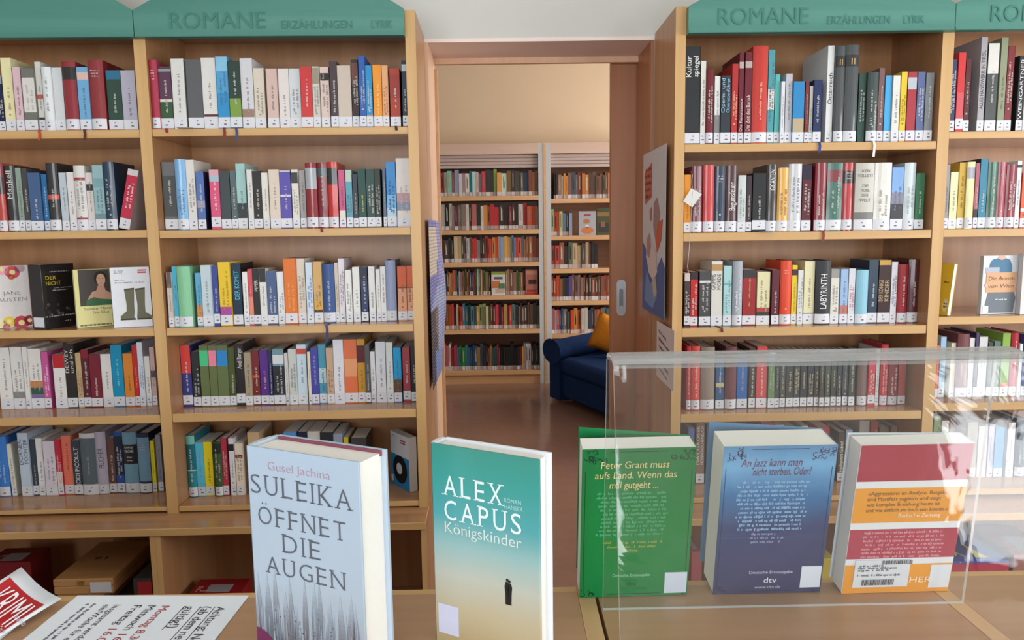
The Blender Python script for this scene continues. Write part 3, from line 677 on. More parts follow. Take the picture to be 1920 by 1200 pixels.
row(2, 4, [(343.5, 363, 647.6, '3a3f86', B(bands=[(.55, 1, 'd8463c')], labz=.008, mark='f0e4e4')), (364.5, 378.5, 659.7, '2e3032'), (379.5, 396, 648, '66734a', B(bands=[(.66, .92, '4fc98a')], nomark=1, d='olive book with bright green patch')), (396.5, 411, 648, '66734a', B(bands=[(.66, .92, 'f08aa0')], nomark=1, d='olive book with pink patch')), (411.5, 432, 648, '66734a', B(bands=[(.66, .92, '2f8ad0')], nomark=1, d='olive book with blue patch')), (432.5, 445, 652, '4c5a2c'),
  (445.5, 461.5, 645, '2a2628', B(t='Axel Berger', tl=.34, tz=.6, labz=.01, d='black book with bold white author lettering')), (462, 475, 661, 'a89a80'), (476, 490, 657.5, '7a2a28', B(bands=[(.12, .16, 'e0c8b0'), (.5, .55, 'c85a3c')])), (491, 507, 657, '5a2f8a', B(mark='e0b070')), (507.3, 514, 657, '28305a'), (515, 536.5, 655, '2b3038', B(bands=[(.7, 1, '6f98a8'), (.74, .9, 'd8dcdc')])), (537, 544, 662.5, 'e2dfda'),
  (544.5, 559.5, 655, 'ccd0ca'), (560.5, 578, 646, 'c8dce8', B(bands=[(.84, .93, 'd04a44')])), (580, 585.5, 660, 'e6dcca'), (586, 599.5, 653, '4a4aa4', B(mark='a8a8dc')), (600, 614.5, 646, '4f9ab4', B(bands=[(.35, .6, 'b8d4d8')])), (615, 628.2, 652.6, 'cba88c'), (628.5, 647.5, 637, 'e2e2ea', B(mark='3c3a44')), (648, 672.2, 636.7, 'e0744a', B(nomark=1, bands=[(.42, .7, 'e8a070')])), (672.5, 687.2, 636, 'c8922e', B(bands=[(.63, .9, '5a1e24')])),
  (687.5, 696, 647, '55585e'), (696.5, 706, 659.7, 'ebebea'), (707, 725.5, 641, 'dfe3ea'), (726.5, 739, 642, 'dfe4e2'), (740, 754.5, 652, '1f9fd8', B(bands=[(.13, .42, '6a4a2a')])), (757, 771, 652, 'a8404a', B(labz=.008)), (772, 783, 647, '22242a')])
row(2, 5, [(352, 371.5, 816.5, '1f6f7c', B(r=1, bands=[(.86, 1, '7cc0b4'), (.12, .43, '2f8a94'), (.43, .445, 'd0dcd8')], mark='e0e8e4')), (372, 386, 830, '5cc8e8', B(mark='c05ab0')), (387, 403, 829, 'ecd92c', B(mark='7a4a20')), (405, 419.6, 828, '3c5a38', B(r=1, bands=[(.78, .97, '26302a')])), (420, 430.5, 822.5, 'b83a4c'), (434, 444, 822, 'e4e4ea', B(bands=[(.78, .9, '2a2830')])), (445, 459, 831.5, 'ecdfcc', B(bands=[(.72, .78, '8a2a2a')])),
  (470, 492, 810.5, 'd0b088'), (537, 562, 810, '5a9ad8'), (563, 580.6, 810, '20283c'), (581, 605, 809, 'd8d4cc'), (606, 629, 811, '2e3036'), (629.3, 646, 813, '9aa4bc'), (648, 657, 820, 'd8c830'), (662, 690, 821, '4a4644')])
row(3, 1, [(1283.5, 1311, 87, '2a2c2e', B(t='Kultur', t2='spiegel', tl=.21, tz=.69, tc='e8e8e4', d='large black book with white two-line title')), (1312, 1322, 114.6, 'd9d7cf'), (1322.3, 1336, 131, '6e1f28', B(r=1)), (1338, 1349, 143, 'e0dfdd', B(bands=[(.16, .43, '808080')])), (1350, 1369, 142, '26303a', B(t='Opern- und', t2='Operettenführer', tl=.5, tz=.46, tc='9ac4dc', gloss=1, d='dark book with pale blue two-line title')), (1370, 1382, 120, 'b03030', B(mark='e8c89a')),
  (1383, 1392.5, 99, '6c2230', B(t='Die Renaissance', tl=.36, tz=.14, bands=[(.83, .9, 'b8a8a4')], d='narrow maroon book')), (1394, 1407.5, 98, '6c2230', B(t='Die Zeit des Barock', tl=.4, tz=.14, bands=[(.83, .9, 'b8a8a4')], d='maroon book')), (1408, 1436, 87, 'c23a30', B(bands=[(.13, .14, 'c23a30')], mark='f0c8b0', r=1)), (1437, 1449.6, 93.5, '4f9aa4', B(bands=[(.36, .58, 'd8d0cc')])), (1450, 1460, 139.6, '5cb4b0', B(nomark=1)), (1461, 1469.5, 153, 'd8dae0'),
  (1470, 1483, 138.6, 'b8b8be'), (1484, 1506, 153, '2f86c0', B(bands=[(.15, .4, 'b8a888')], nomark=1)), (1507, 1514.5, 153, '7a3030'), (1515, 1522, 161.6, 'b0b0a8'), (1523, 1538, 150, '22305a', B(rib=('2a3a90', .03))), (1546, 1559, 86, 'dfe0e0', B(t='Österreich', tl=.32, tz=.4, tc='2a2a2e', d='tall white book with black title')), (1560, 1579, 87, '4a4e50', B(gloss=1, r=1, bands=[(.78, .9, '2e3030')], horiz=[('II', .8, .3, .018)], tc='c8a068', d='tall charcoal volume with gold numeral')), (1580, 1604, 85, '4a4e50', B(gloss=1, r=1, bands=[(.78, .9, '2e3030')], horiz=[('II', .8, .28, .018)], tc='c8a068', d='tall wide charcoal volume with gold numeral')),
  (1606, 1620, 137.6, '2c4a42', B(lab=False, gloss=1)), (1621, 1642.5, 136, '3c4a48', B(r=1, gloss=1, rib=('e0e0dc', .045))), (1643, 1654, 128, '7a5a5a'), (1655, 1668, 142, '4aa8dc', B(nomark=1)), (1669, 1683.5, 142, 'dcdcd8'), (1684.5, 1696, 135, 'e0c23a', B(mark='5a3a1a')), (1697, 1714, 135, 'a83a44', B(bands=[(.75, .92, 'b8c0c8')], nomark=1)), (1715, 1729.5, 135, '5c6a94'), (1730.5, 1746, 137, '7a8084', B(gloss=1))])
row(3, 2, [(1281.5, 1294.6, 328, 'e0912c', B(mark='8a4a18')), (1295, 1315.5, 312, '6c2a36', B(r=1, gloss=1)), (1317, 1337, 310, 'c03a3c', B(r=1, gloss=1, nomark=1)), (1338, 1358, 312, '22324a', B(r=1, gloss=1, mark='e4e8ec')), (1359, 1380.5, 311, '4c2a2c', B(r=1, gloss=1, t='Begumsfeuer', tl=.42, tz=.33, tc='e8e4e0', d='dark brown book with white script title')), (1382, 1397.5, 329, 'bcc2c0', B(gloss=1)), (1398, 1408, 329.6, '3a2c32'), (1409.5, 1435, 325, '232426', B(labz=.007)),
  (1435.5, 1454, 309, '3a3432', B(r=1, gloss=1, t='GIGANTEN', tl=.3, tz=.62, tc='f0f0ee', d='dark book with white GIGANTEN title')), (1455.5, 1475.5, 314.7, 'dca850', B(r=1, gloss=1)), (1476, 1500, 307.6, 'c6c8cc', B(r=1, gloss=1)), (1501.5, 1519, 309.7, '5a1f2c', B(bands=[(.78, 1, '241c34')])), (1525, 1546, 305.5, '84222e', B(r=1, gloss=1, rib=('8a2a20', .03))), (1547.5, 1576, 306, '3a6a5c', B(r=1, gloss=1, bands=[(.72, .9, '7a2630')])), (1576.5, 1596.5, 305.5, 'b03338', B(r=1, gloss=1, bands=[(.7, .88, '2a2a2a')])),
  (1600, 1635, 306, 'c4c2b8', B(r=1, bands=[(.16, .27, '7a7874')], horiz=[('KEN', .86, .4, .009), ('FOLLETT', .79, .8, .009), ('DIE', .64, .3, .009), ('TORE', .57, .45, .009), ('DER', .5, .35, .009), ('WELT', .43, .6, .009)], tc='6a6862', d='thick grey book with wide capital title')), (1636, 1667, 305.5, 'dcdad2', B(r=1, gloss=1, mark='6a6658')), (1668, 1690.5, 314, '7fa8dc', B(gloss=1, bands=[(.15, .42, '3a3436'), (.42, .6, '8a8494')])), (1691, 1712, 305.5, 'b8c4c6', B(r=1, gloss=1, mark='8a9698')), (1713, 1730, 325, '2e6a48')])
row(3, 3, [(1282, 1293, 512.5, '4a3a3c', B(bands=[(.85, 1, 'cfc4ba')], labz=.006)), (1293.5, 1307.5, 510, 'c02a2a', B(bands=[(.86, 1, '3a2a2c')])), (1310, 1331, 509, '4a4a4c', B(bands=[(.79, .83, 'd8d8d4')])), (1332, 1353, 490, 'd8d6ce', B(t='GRIMMS', t2='MORDE', tl=.24, tz=.56, tc='3a3834', bands=[(.85, .95, 'b8905c')], rib=('6a2a24', .006), d='white book with GRIMMS MORDE title')), (1355, 1370.5, 499, 'a8d0d2', B(bands=[(.68, .72, '6fb0b4')])), (1372, 1390, 490, 'a4aab4', B(r=1, mark='e8eaf0')), (1391, 1415.5, 506, '9c2a2c', B(bands=[(.85, 1, '3a3436')], mark='d8a878')),
  (1417.5, 1442, 510, 'dfd8ac', B(bands=[(.17, .25, '3a3a34'), (.25, .33, 'b0403a')])), (1445, 1459.5, 506, '5e2430'), (1460.5, 1481, 489, 'dc4a2c', B(r=1, mark='f4c8b8')), (1482, 1492.5, 497.5, 'e4c62c', B(bands=[(.83, .93, '4a2a30')])), (1493.5, 1504, 507, 'd8dad8'), (1505, 1525, 490, 'e0dab0', B(bands=[(.16, .18, '4a4a3a')])), (1526, 1554, 489, '2e2f31', B(r=1, t='LABYRINTH', tl=.54, tz=.25, tc='f0f0ee', d='black book with bold white LABYRINTH title')), (1555, 1571, 505, 'dcd8cc', B(bands=[(.84, 1, '9a9894')])), (1573, 1587.6, 505, '9ab8dc', B(bands=[(.16, .34, 'c87868')])), (1588, 1600.5, 504, 'd4d4da', B(mark='b03a44')),
  (1602, 1624.5, 506.5, '8cc0d4', B(r=1, nomark=1)), (1625, 1643, 488, '22384e', B(mark='d8e0e8', gloss=1)), (1644, 1666.5, 488, '3e2826', B(bands=[(.92, 1, 'c8a04a')], t='DER KÖNIGS', t2='KINDER', tl=.34, tz=.35, tc='c8b088', d='dark brown book with gold lettering')), (1667, 1679, 491.5, 'dcdce4'), (1680, 1698, 496, '9c2c32', B(r=1)), (1699, 1722, 487, '5a2a32', B(r=1, gloss=1))])
dk = ['3c4446', '40464a', '3a3c3e', '3a4048', '343a44', '2e3440', '383a36', '3c403a', '444a48', '3e4642', '363c48', '3c4a54', '40484c']
xs = [(1452, 1460), (1461, 1471), (1472.5, 1486), (1487, 1498), (1499.5, 1511), (1513, 1524), (1525.5, 1534), (1535, 1543.5), (1545.5, 1555), (1556.5, 1567), (1568, 1576), (1578, 1588), (1590, 1601)]
row(3, 4, [(1286, 1294, 649, 'b03038', B(r=1)), (1295, 1311, 649, 'd04a44', B(r=1, mark='f4d0cc')), (1312.5, 1338, 650.5, '8f7f74', B(r=1, nomark=1)), (1341, 1356.5, 668, '2f5a86', B(bands=[(.42, .5, 'c8b888')])), (1358.5, 1379, 650, '6c3a42', B(r=1, nomark=1)), (1380.5, 1400, 662, '2f6ab4', B(mark='c8a878')), (1403, 1415, 653, '4a3c38'), (1416.5, 1436.5, 649.7, 'd04a4a', B(bands=[(.78, .92, '7a4a44')])), (1439, 1451.5, 660, '6a8a5c', B(bands=[(.8, .93, '4a9ac8'), (.93, 1, 'e0e0e0')]))] +
  [(a, b, 661, c, B(mark='cfc89a')) for (a, b), c in zip(xs, dk)] +
  [(1605.5, 1624, 659, '7a6260', B(r=1, nomark=1)), (1625.5, 1639, 664, 'cc4450', B(labz=.008)), (1639.5, 1646, 654, 'd8d8d8'), (1648, 1661.5, 646, 'c83c44', B(r=1)), (1663, 1680, 664, '8c3a44', B(r=1, mark='f0dcd8')), (1682, 1696, 664, 'b04a48', B(nomark=1))])
row(3, 5, [(1289, 1301, 803, '6a7fc0'), (1304, 1320, 788, '8f7a6c', B(t='DAS GROSSE', t2='HOSENTASCHENBUCH', tl=.6, tz=.3, tc='e8e4e0', d='brownish book with white capital title')), (1323, 1340, 796, '5a6a7c'), (1345, 1366, 798, '6a4a44'), (1368, 1388, 800, '8a8078'), (1425, 1448, 793, 'b03a3c'), (1450, 1468, 797, 'c8c4bc'), (1472, 1490, 801, '5a5450'), (1500, 1512, 799, 'd8d4cc'), (1530, 1552, 801, 'b03434'),
  (1569, 1581, 810, '4a4438', B(t='Heidepeters Gabriel', tl=.6, tz=.2, tc='f0f0ec', d='dark book with white upright title')), (1582, 1595, 806, '6a5648', B(bands=[(.7, 1, '9ab8e0')])), (1607, 1626, 789, 'b8b4b0'), (1628, 1642, 790, 'a83c3c'), (1645, 1662, 802, '8a7a70'), (1666, 1678, 800, 'a89a90'), (1690, 1704, 802, '9a8c80')])
row(4, 1, [(1776.5, 1788, 112, '2c3f66', B(gloss=1)), (1790, 1804, 99, 'cf3a3c', B(nomark=1, labz=.008, bands=[(.15, .5, 'd05a60')])), (1804.3, 1815, 111, '5a2a2c'), (1830, 1842.5, 70, 'a8a4a8', B(t='ALLES HANDWERK IN TIROL', tl=.62, tz=.24, tc='3c383c', dep=.22, d='tall grey book with dark capital title')), (1844.5, 1865, 81.6, '4a4e4e', B(bands=[(.66, 1, 'dcd8d2')], gloss=1)), (1867.5, 1880.7, 71, '8f9478'), (1881, 1894, 86.4, '7c2c30'), (1903, 1915, 104.6, '2e2c30', B(t='WEINGARTNER', tl=.8, tz=.16, tc='e0e0e0', d='black book with white capital lettering')), (1916, 1930, 106.5, 'c8cccc')])
row(4, 2, [(1767, 1776, 309, '9a969a'), (1777, 1792, 323, 'dfe0b4', B(gloss=1)), (1792.5, 1805.5, 305, 'c8a440', B(mark='5a4020')), (1806, 1822, 304, 'e6dd9c', B(r=1, gloss=1, bands=[(.75, .92, '9a98a0')], nomark=1)), (1822.5, 1831, 306, 'a8606c', B(bands=[(.13, .3, '2e2a30')])), (1831.5, 1846, 298, '2f7f9c', B(gloss=1, side='123040')), (1846.5, 1864.5, 304.5, '2c6450', B(r=1, gloss=1)), (1865, 1880, 304.5, 'a04a54', B(r=1, gloss=1)), (1881, 1899, 309, '8a2c38', B(r=1, gloss=1)), (1900, 1909, 302, 'd9dde0', B(bands=[(.9, .94, '2e2e34')])), (1911, 1925, 324, 'd8603f', B(bands=[(.3, .36, 'e0dcd8')]))])
row(4, 4, [(1745.5, 1757.5, 648, 'e06a48'), (1758, 1769, 632, '9fc4dc'), (1778, 1787.5, 643.5, 'ddd0b4'), (1790, 1811, 626, '7a4a4c', B(r=1)), (1812, 1822, 634, 'dcdcdc'), (1823, 1829.5, 624, '4a4060'), (1830, 1846, 632, 'd8d8d8'), (1847.5, 1856.5, 642, '3a4a40'), (1858, 1871.5, 640, '5a7c6a'), (1872, 1888, 625, '8ab04a', B(bands=[(.13, .22, 'd06a50')])), (1889.5, 1903, 624, 'b02c34', B(r=1)), (1904, 1912, 645, 'e0e4e6'), (1913, 1925, 627, '4a5a8a')])
row(4, 5, [(1745, 1758.5, 781, '8aa07a'), (1760, 1774, 789.5, 'e0e0dc'), (1776, 1786, 783, '7a5a50'), (1788, 1808, 787, '4a3430', B(r=1)), (1809, 1828, 792, 'b0a8a0'), (1830, 1847.6, 800, 'e0e0e4'), (1848, 1860, 796, 'c8c4dc'), (1861, 1878, 802, '6aa4d0'), (1884, 1898, 793, 'e0e0e0'), (1900.5, 1919, 786, '3c4a5c', B(r=1))])
print('shelf books', NB)

# ------------------------------------------------------------------ books that show their covers
def ring(cx, cz, r, n=24, a0=0.0, a1=2 * math.pi, rz=None):
    return [(cx + r * math.cos(a0 + (a1 - a0) * k / n), cz + (rz or r) * math.sin(a0 + (a1 - a0) * k / n)) for k in range(n)]
def cover_book(name, label, bl, br, h, t, col, lean=0.0, hard=False, spine='l', front=None, scol=None, pages_in=None, opened=0.0, gloss=False, flapc=None, group=None, w=None):
    """a book standing with a cover towards the room; local x along the cover, y into the book, z up"""
    bl = Vector(bl); br = Vector(br); d = br - bl; W = w or Vector((d.x, d.y)).length
    root = thing(name, label, 'book', bl, math.atan2(d.y, d.x), group)
    if lean:
        root.rotation_euler = (math.radians(lean), 0, root.rotation_euler.z)
        if lean < 0: root.location.z += t * math.sin(math.radians(-lean))
    ct = 0.0028 if hard else 0.0009; pi = pages_in if pages_in is not None else (0.0035 if hard else 0.0006)
    sc = scol or col; g = GLOSS if gloss else PAINT
    bevel(MB().box(0, W, 0, ct, 0, h, col).build('front_cover', front or g, root), 0.0006, 1)
    sx = (0, ct) if spine == 'l' else (W - ct, W)
    if hard:
        n = 6; mb = MB(); s = -1 if spine == 'l' else 1; x0 = 0 if spine == 'l' else W
        arc = [(x0 + s * 0.004 * math.sin(math.pi * k / n), t * k / n) for k in range(n + 1)]
        for (xa, ya), (xb, yb) in zip(arc, arc[1:]):
            q = [(xa, ya, 0), (xa, ya, h), (xb, yb, h), (xb, yb, 0)]
            mb.face(q if spine == 'r' else q[::-1], sc)
            inn = [(x0 - s * 0.002, ya, h), (x0 - s * 0.002, yb, h), (xb, yb, h), (xa, ya, h)]
            mb.face(inn, sc); mb.face([(x0 - s * 0.002, ya, 0), (xa, ya, 0), (xb, yb, 0), (x0 - s * 0.002, yb, 0)], sc)
            mb.face([(x0 - s * 0.002, ya, 0), (x0 - s * 0.002, yb, 0), (x0 - s * 0.002, yb, h), (x0 - s * 0.002, ya, h)], sc)
        mb.build('spine', g, root)
    else:
        MB().box(sx[0], sx[1], ct, t - ct, 0, h, sc).build('spine', g, root)
    o = MB().box(0, W, -ct, 0, 0, h, flapc or sc).build('rear_cover', g, root)
    # the rear cover hangs on the spine edge and may stand open
    hx = 0 if spine == 'l' else W
    ang = math.radians(opened) * (1 if spine == 'l' else -1)
    o.matrix_local = Matrix.Translation((hx, t, 0)) @ Matrix.Rotation(ang, 4, 'Z') @ Matrix.Translation((-hx, 0, 0))
    x0 = ct if spine == 'l' else pi * 1.5; x1 = W - pi * 1.5 if spine == 'l' else W - ct
    MB().box(x0, x1, ct + 0.0001, t - ct - 0.0001, pi, h - pi).build('page_block', PAGES, root)
    root['w'] = W
    return root, W, h
def P(mb, pts, col, lift=1):
    """flat print on a cover: polygon of (x, z)"""
    mb.face([(x, -0.0003 * lift, z) for x, z in pts], col)
def rect(mb, x0, x1, z0, z1, col, lift=1): P(mb, [(x0, z0), (x1, z0), (x1, z1), (x0, z1)], col, lift)
XD, ZD = (1, 0, 0), (0, 0, 1)
def shelf_pt(fr, px, v, z):
    c = M3.transposed() @ (fr.w(fr.uz(px, 500, v)[0], v, z) - CAM); yb = PY + F * c.y / c.z
    return fr.w(fr.uz(px, yb, v)[0], v, z + 0.0006)
z13 = S1[2][0]; z25 = S2[4][0]; z43 = S4[2][0]
rn = random.Random(5)

# left edge bookcase, third shelf: four covers
b, W, H = cover_book('book', 'white book with flowered cover reading JANE AUSTEN', shelf_pt(LF, -16, .05, z13), shelf_pt(LF, 62, .11, z13), .192, .02, 'e2dcda', scol='d8b8bc')
m = MB()
for cx, cz, r, c in [(.02, .178, .022, 'e88a9c'), (.05, .182, .018, 'f0b0b8'), (.085, .172, .02, 'd8505c'), (.11, .184, .014, 'b8a0a8'), (.01, .15, .014, '8a9a60'), (.03, .012, .018, 'e8e4c8'), (.06, .02, .016, 'ecd048'), (.1, .014, .022, 'c84450'), (.128, .02, .016, '9a3040'), (.05, .004, .01, 'd87a90'), (.08, .158, .009, 'e07050')]:
    m = MB(); P(m, [(min(max(x, 0.001), W - .001), min(max(z, .001), H - .001)) for x, z in ring(cx * W / .137, cz, r, 12)], c); P(m, [(min(max(x, 0.001), W - .001), min(max(z, .001), H - .001)) for x, z in ring(cx * W / .137, cz, r * .4, 8)], 'f4e0a0' if r > .015 else c, 2)
    m.build('printed_flower', INK, b)
text(b, 'title', 'JANE', (W * .56, -.0006, .102), XD, ZD, W * .42, .012, '3a3438', 'c', -.02)
text(b, 'title', 'AUSTEN', (W * .56, -.0006, .082), XD, ZD, W * .7, .012, '3a3438', 'c', -.02)

b, W, H = cover_book('book', 'thick black book standing askew with yellow title words', shelf_pt(LF, 86, .02, z13), shelf_pt(LF, 147, .125, z13), .196, .05, '1e1c1c', scol='232021', gloss=True)
text(b, 'title', 'DER', (W * .12, -.0006, .150), XD, ZD, .035, .011, 'c8b030')
text(b, 'title', 'NICHT', (W * .12, -.0006, .133), XD, ZD, .05, .011, 'c8b030')
m = MB()
for z, x0, x1 in ((.172, .25, .85), (.122, .35, .9), (.115, .3, .8), (.018, .6, .8)): scribble(m, rn, (W * x0, -.0005, z), XD, ZD, W * (x1 - x0), .0035, 'a8a4a0')
for k in range(14): x = W * rn.uniform(.05, .8); z = rn.uniform(.04, .075); P(m, ring(x, z, rn.uniform(.003, .007), 7), rn.choice(['4a4848', '6a6868', '383636']))
scribble(m, rn, (W * .02, -.0005, .036), XD, ZD, W * .9, .004, 'b0aeac')
m.build('cover_print', INK, b)
MB().box(-.0006, 0, .004, .046, .006, .036, 'd9dae0').build('spine_label', PAINT, b)

b, W, H = cover_book('book', 'pale yellow paperback with painted portrait of a woman', shelf_pt(LF, 146, .04, z13), shelf_pt(LF, 213, .10, z13), .178, .018, 'e2da98', scol='e4dfa4')
m = MB()
rect(m, .012, W - .001, .066, H - .001, '4a4440'); m.build('picture_ground', INK, b); m = MB()
P(m, [(.03, .066), (.034, .088), (.046, .108), (.058, .112), (.064, .128), (.08, .128), (.084, .112), (.104, .098), (.112, .066)], 'c89a80', 2)
P(m, ring(.072, .150, .018, 14, rz=.022), '2e2420', 2); P(m, ring(.073, .145, .0125, 16, rz=.019), 'd0a48a', 3)
for ex in (.068, .078): P(m, ring(ex, .149, .0022, 8, rz=.0012), '4a3028', 4)
P(m, ring(.073, .134, .003, 8, rz=.0012), 'a04a44', 4); P(m, [(.072, .148), (.0742, .139), (.0716, .139)], 'b88870', 4)
P(m, [(.026, .066), (.03, .084), (.05, .092), (.07, .086), (.1, .082), (.115, .066)], '3f6a48', 3); m.build('portrait_print', INK, b); m = MB()
for k in range(24): rect(m, .008 + k * (W - .012) / 24, .0105 + k * (W - .012) / 24, .004, .009, '4a4638')
m.build('dotted_border', INK, b)
text(b, 'title', 'Sándor Márai', (W * .22, -.0006, .053), XD, ZD, .075, .0075, '6a6448'); text(b, 'title', 'Die Glut', (W * .45, -.0006, .041), XD, ZD, .045, .0075, '6a6448')
MB().box(-.0006, 0, .002, .016, .004, .032, 'd9dae0').build('spine_label', PAINT, b)

b, W, H = cover_book('book', 'white paperback with a pair of olive rubber boots', shelf_pt(LF, 214, .03, z13), shelf_pt(LF, 287, .062, z13), .184, .019, 'dfe2e8', scol='2f7a4c')
m = MB()
def boot(x, s):
    pts = [(x - .013, .118), (x + .015, .121), (x + .012, .07), (x + .012, .045), (x + .016 * (1 if s > 0 else .6) + (.014 if s > 0 else 0), .033), (x + (.027 if s > 0 else .014), .022), (x - (.012 if s > 0 else .026), .022), (x - (.012 if s > 0 else .028), .034), (x - .01, .05), (x - .009, .07)]
    P(m, pts, '6a6a54'); P(m, [(p[0], p[1]) for p in [(x - .013, .118), (x + .015, .121), (x + .0148, .116), (x - .0125, .113)]], '4a4a3a', 2)
    P(m, [(x - (.012 if s > 0 else .028), .022), (x + (.027 if s > 0 else .014), .022), (x + (.027 if s > 0 else .014), .027), (x - (.012 if s > 0 else .028), .027)], '3e3c30', 2)
boot(.048, -1); boot(.078, 1)
rect(m, W * .7, W * .92, .165, .170, 'c8404a'); rect(m, W * .7, W * .92, .172, .176, 'c8404a')
scribble(m, rn, (W * .1, -.0005, .172), XD, ZD, W * .25, .003, '8a8a92'); scribble(m, rn, (W * .1, -.0005, .166), XD, ZD, W * .25, .003, '8a8a92')
scribble(m, rn, (W * .1, -.0005, .136), XD, ZD, W * .75, .004, '9a9aa0'); scribble(m, rn, (W * .1, -.0005, .143), XD, ZD, W * .25, .003, '9a9aa0')
m.build('boots_print', INK, b)
MB().box(-.0006, 0, .002, .017, .004, .034, 'd9dae0').build('spine_label', PAINT, b)

# bookcase left of the doorway, fifth shelf: blue book with the black disc
b, W, H = cover_book('book', 'blue and white book with black disc, turned sideways near doorway', shelf_pt(LF, 735, .175, z25), shelf_pt(LF, 769, .075, z25), .181, .028, 'd8dce4', spine='l', scol='d8dce4')
m = MB(); rect(m, .0005, W - .0005, .0005, .108, '2a86c4'); m.build('blue_print', INK, b); m = MB(); P(m, ring(W * .5, .062, .047, 28), '1c1a1c', 2); P(m, ring(W * .46, .064, .019, 20), 'cfd2da', 3); m.build('disc_print', INK, b); m = MB()
rect(m, W * .55, W * .82, .160, .165, 'b84a54'); rect(m, W * .55, W * .82, .152, .157, 'b84a54')
scribble(m, rn, (W * .08, -.0005, .168), XD, ZD, W * .2, .003, '6a6a74'); rect(m, .001, .016, .012, .034, 'd4d6dc', 4)
m.build('cover_print', INK, b)

# right edge bookcase, third shelf: three covers
b, W, H = cover_book('book', 'white book cover with cardboard sign reading Die Armen von Wien', shelf_pt(RF, 1838, .045, z43), shelf_pt(RF, 1905, .055, z43), .182, .016, 'd8dade', scol='c8ccd0')
m = MB()
P(m, [(.018, .135), (.022, .16), (.03, .17), (.046, .174), (.06, .168), (.074, .174), (.088, .168), (.096, .15), (.097, .125), (.018, .125)], '4f7a98')
P(m, [(.046, .174), (.05, .182), (.07, .182), (.074, .174), (.06, .168)], 'd8b0a0', 2)
rect(m, .008, .054, .128, .146, 'b0b8c4', 3); rect(m, .012, W - .008, .068, .13, 'd8a880', 4)
P(m, [(.02, .068), (.012, .03), (.02, .004), (W - .012, .004), (W - .006, .05), (W - .012, .068)], '707880')
P(m, ring(.012, .09, .006, 8), 'd8b8a8', 5); P(m, ring(W - .01, .092, .006, 8), 'd8b8a8', 5); rect(m, .005, .024, .004, .026, 'f0f2f6', 5)
scribble(m, rn, (.045, -.0018, .044), XD, ZD, .04, .004, 'e0e4e8')
m.build('cover_print', INK, b)
text(b, 'title', 'Die Armen', (W * .52, -.0016, .106), XD, ZD, W * .72, .012, '5a3a34', 'c', -.01, .15); text(b, 'title', 'von Wien', (W * .52, -.0016, .082), XD, ZD, W * .7, .012, '5a3a34', 'c', -.01, .15)
b, W, H = cover_book('book', 'yellow book leaning behind the upright, partly hidden at right edge', shelf_pt(RF, 1752, .07, z43), shelf_pt(RF, 1776, .02, z43), .16, .012, 'e4c63a', lean=-6, scol='d8b828')
m = MB(); P(m, ring(W * .72, .03, W * .22, 16, rz=.02), 'ece2a8'); scribble(m, rn, (W * .6, -.0008, .034), XD, ZD, W * .3, .005, '4a4020'); scribble(m, rn, (W * .6, -.0008, .024), XD, ZD, W * .3, .005, '4a4020')
scribble(m, rn, (W * .4, -.0008, .1), XD, ZD, W * .4, .005, '6a5a28'); m.build('cover_print', INK, b)
b, W, H = cover_book('book', 'white book cover cut off at right picture edge, third shelf', shelf_pt(RF, 1912, .03, z43), shelf_pt(RF, 1980, .03, z43), .188, .02, 'dcdcde', scol='d4d4d6')
m = MB(); rect(m, .008, W - .01, .12, .17, '8a8088'); m.build('picture_print', INK, b); m = MB(); rect(m, .008, W - .01, .02, .1, 'e8e8ea'); rect(m, .02, W - .02, .05, .09, 'c8a8b8', 2); m.build('cover_print', INK, b)

# ------------------------------------------------------------------ the counter in front
ZC = 1.03
yl = on_z(770, 1106, ZC).y; yr = on_z(1850, 1071, ZC).y; ym = on_z(1320, 1085, ZC).y
XG1 = on_z(1127, 1140, ZC).x; XG2 = on_z(1783, 1135, ZC).x
def counter(label, x0, x1, yb, bands):
    r = thing('counter', label, 'counter', (x0, 0.12, 0), 0, 'wooden lending counter units'); W = x1 - x0; D = yb - 0.12
    bx0 = 0.019 if 'l' in bands else 0; bx1 = W - 0.019 if 'r' in bands else W; by = D - 0.012
    MB().box(bx0, bx1, 0, by, ZC - 0.03, ZC).build('counter_top', COUNTERW, r)
    if 'l' in bands: MB().box(0, bx0 - .0004, 0, D, ZC - 0.03, ZC).build('edge_band', EDGEY, r)
    if 'r' in bands: MB().box(bx1 + .0004, W, 0, D, ZC - 0.03, ZC).build('edge_band', EDGEY, r)
    MB().box(bx0, bx1, by + .0004, D, ZC - 0.03, ZC).build('edge_band', EDGE, r)
    for x in (0.01, W - 0.03): MB().box(x, x + 0.02, 0.03, D - 0.03, 0, ZC - 0.0305).build('side_panel', WOOD, r)
    MB().box(0.031, W - 0.031, D - 0.05, D - 0.03, 0.05, ZC - 0.0305).build('front_panel', WOOD, r)
    return r
EDGEY = wood('beech_edge_depth', 'c9a274', 'd4ae80', 'Y', rough=0.45)
counter('left counter unit carrying notices and two upright novels', -1.5, XG1 - .004, yl, 'r')
counter('middle counter unit under the clear acrylic stand', XG1, XG2 - .001, (yl + yr) / 2, '')
counter('right counter unit at the lower right corner', XG2, 1.6, yr, 'l')

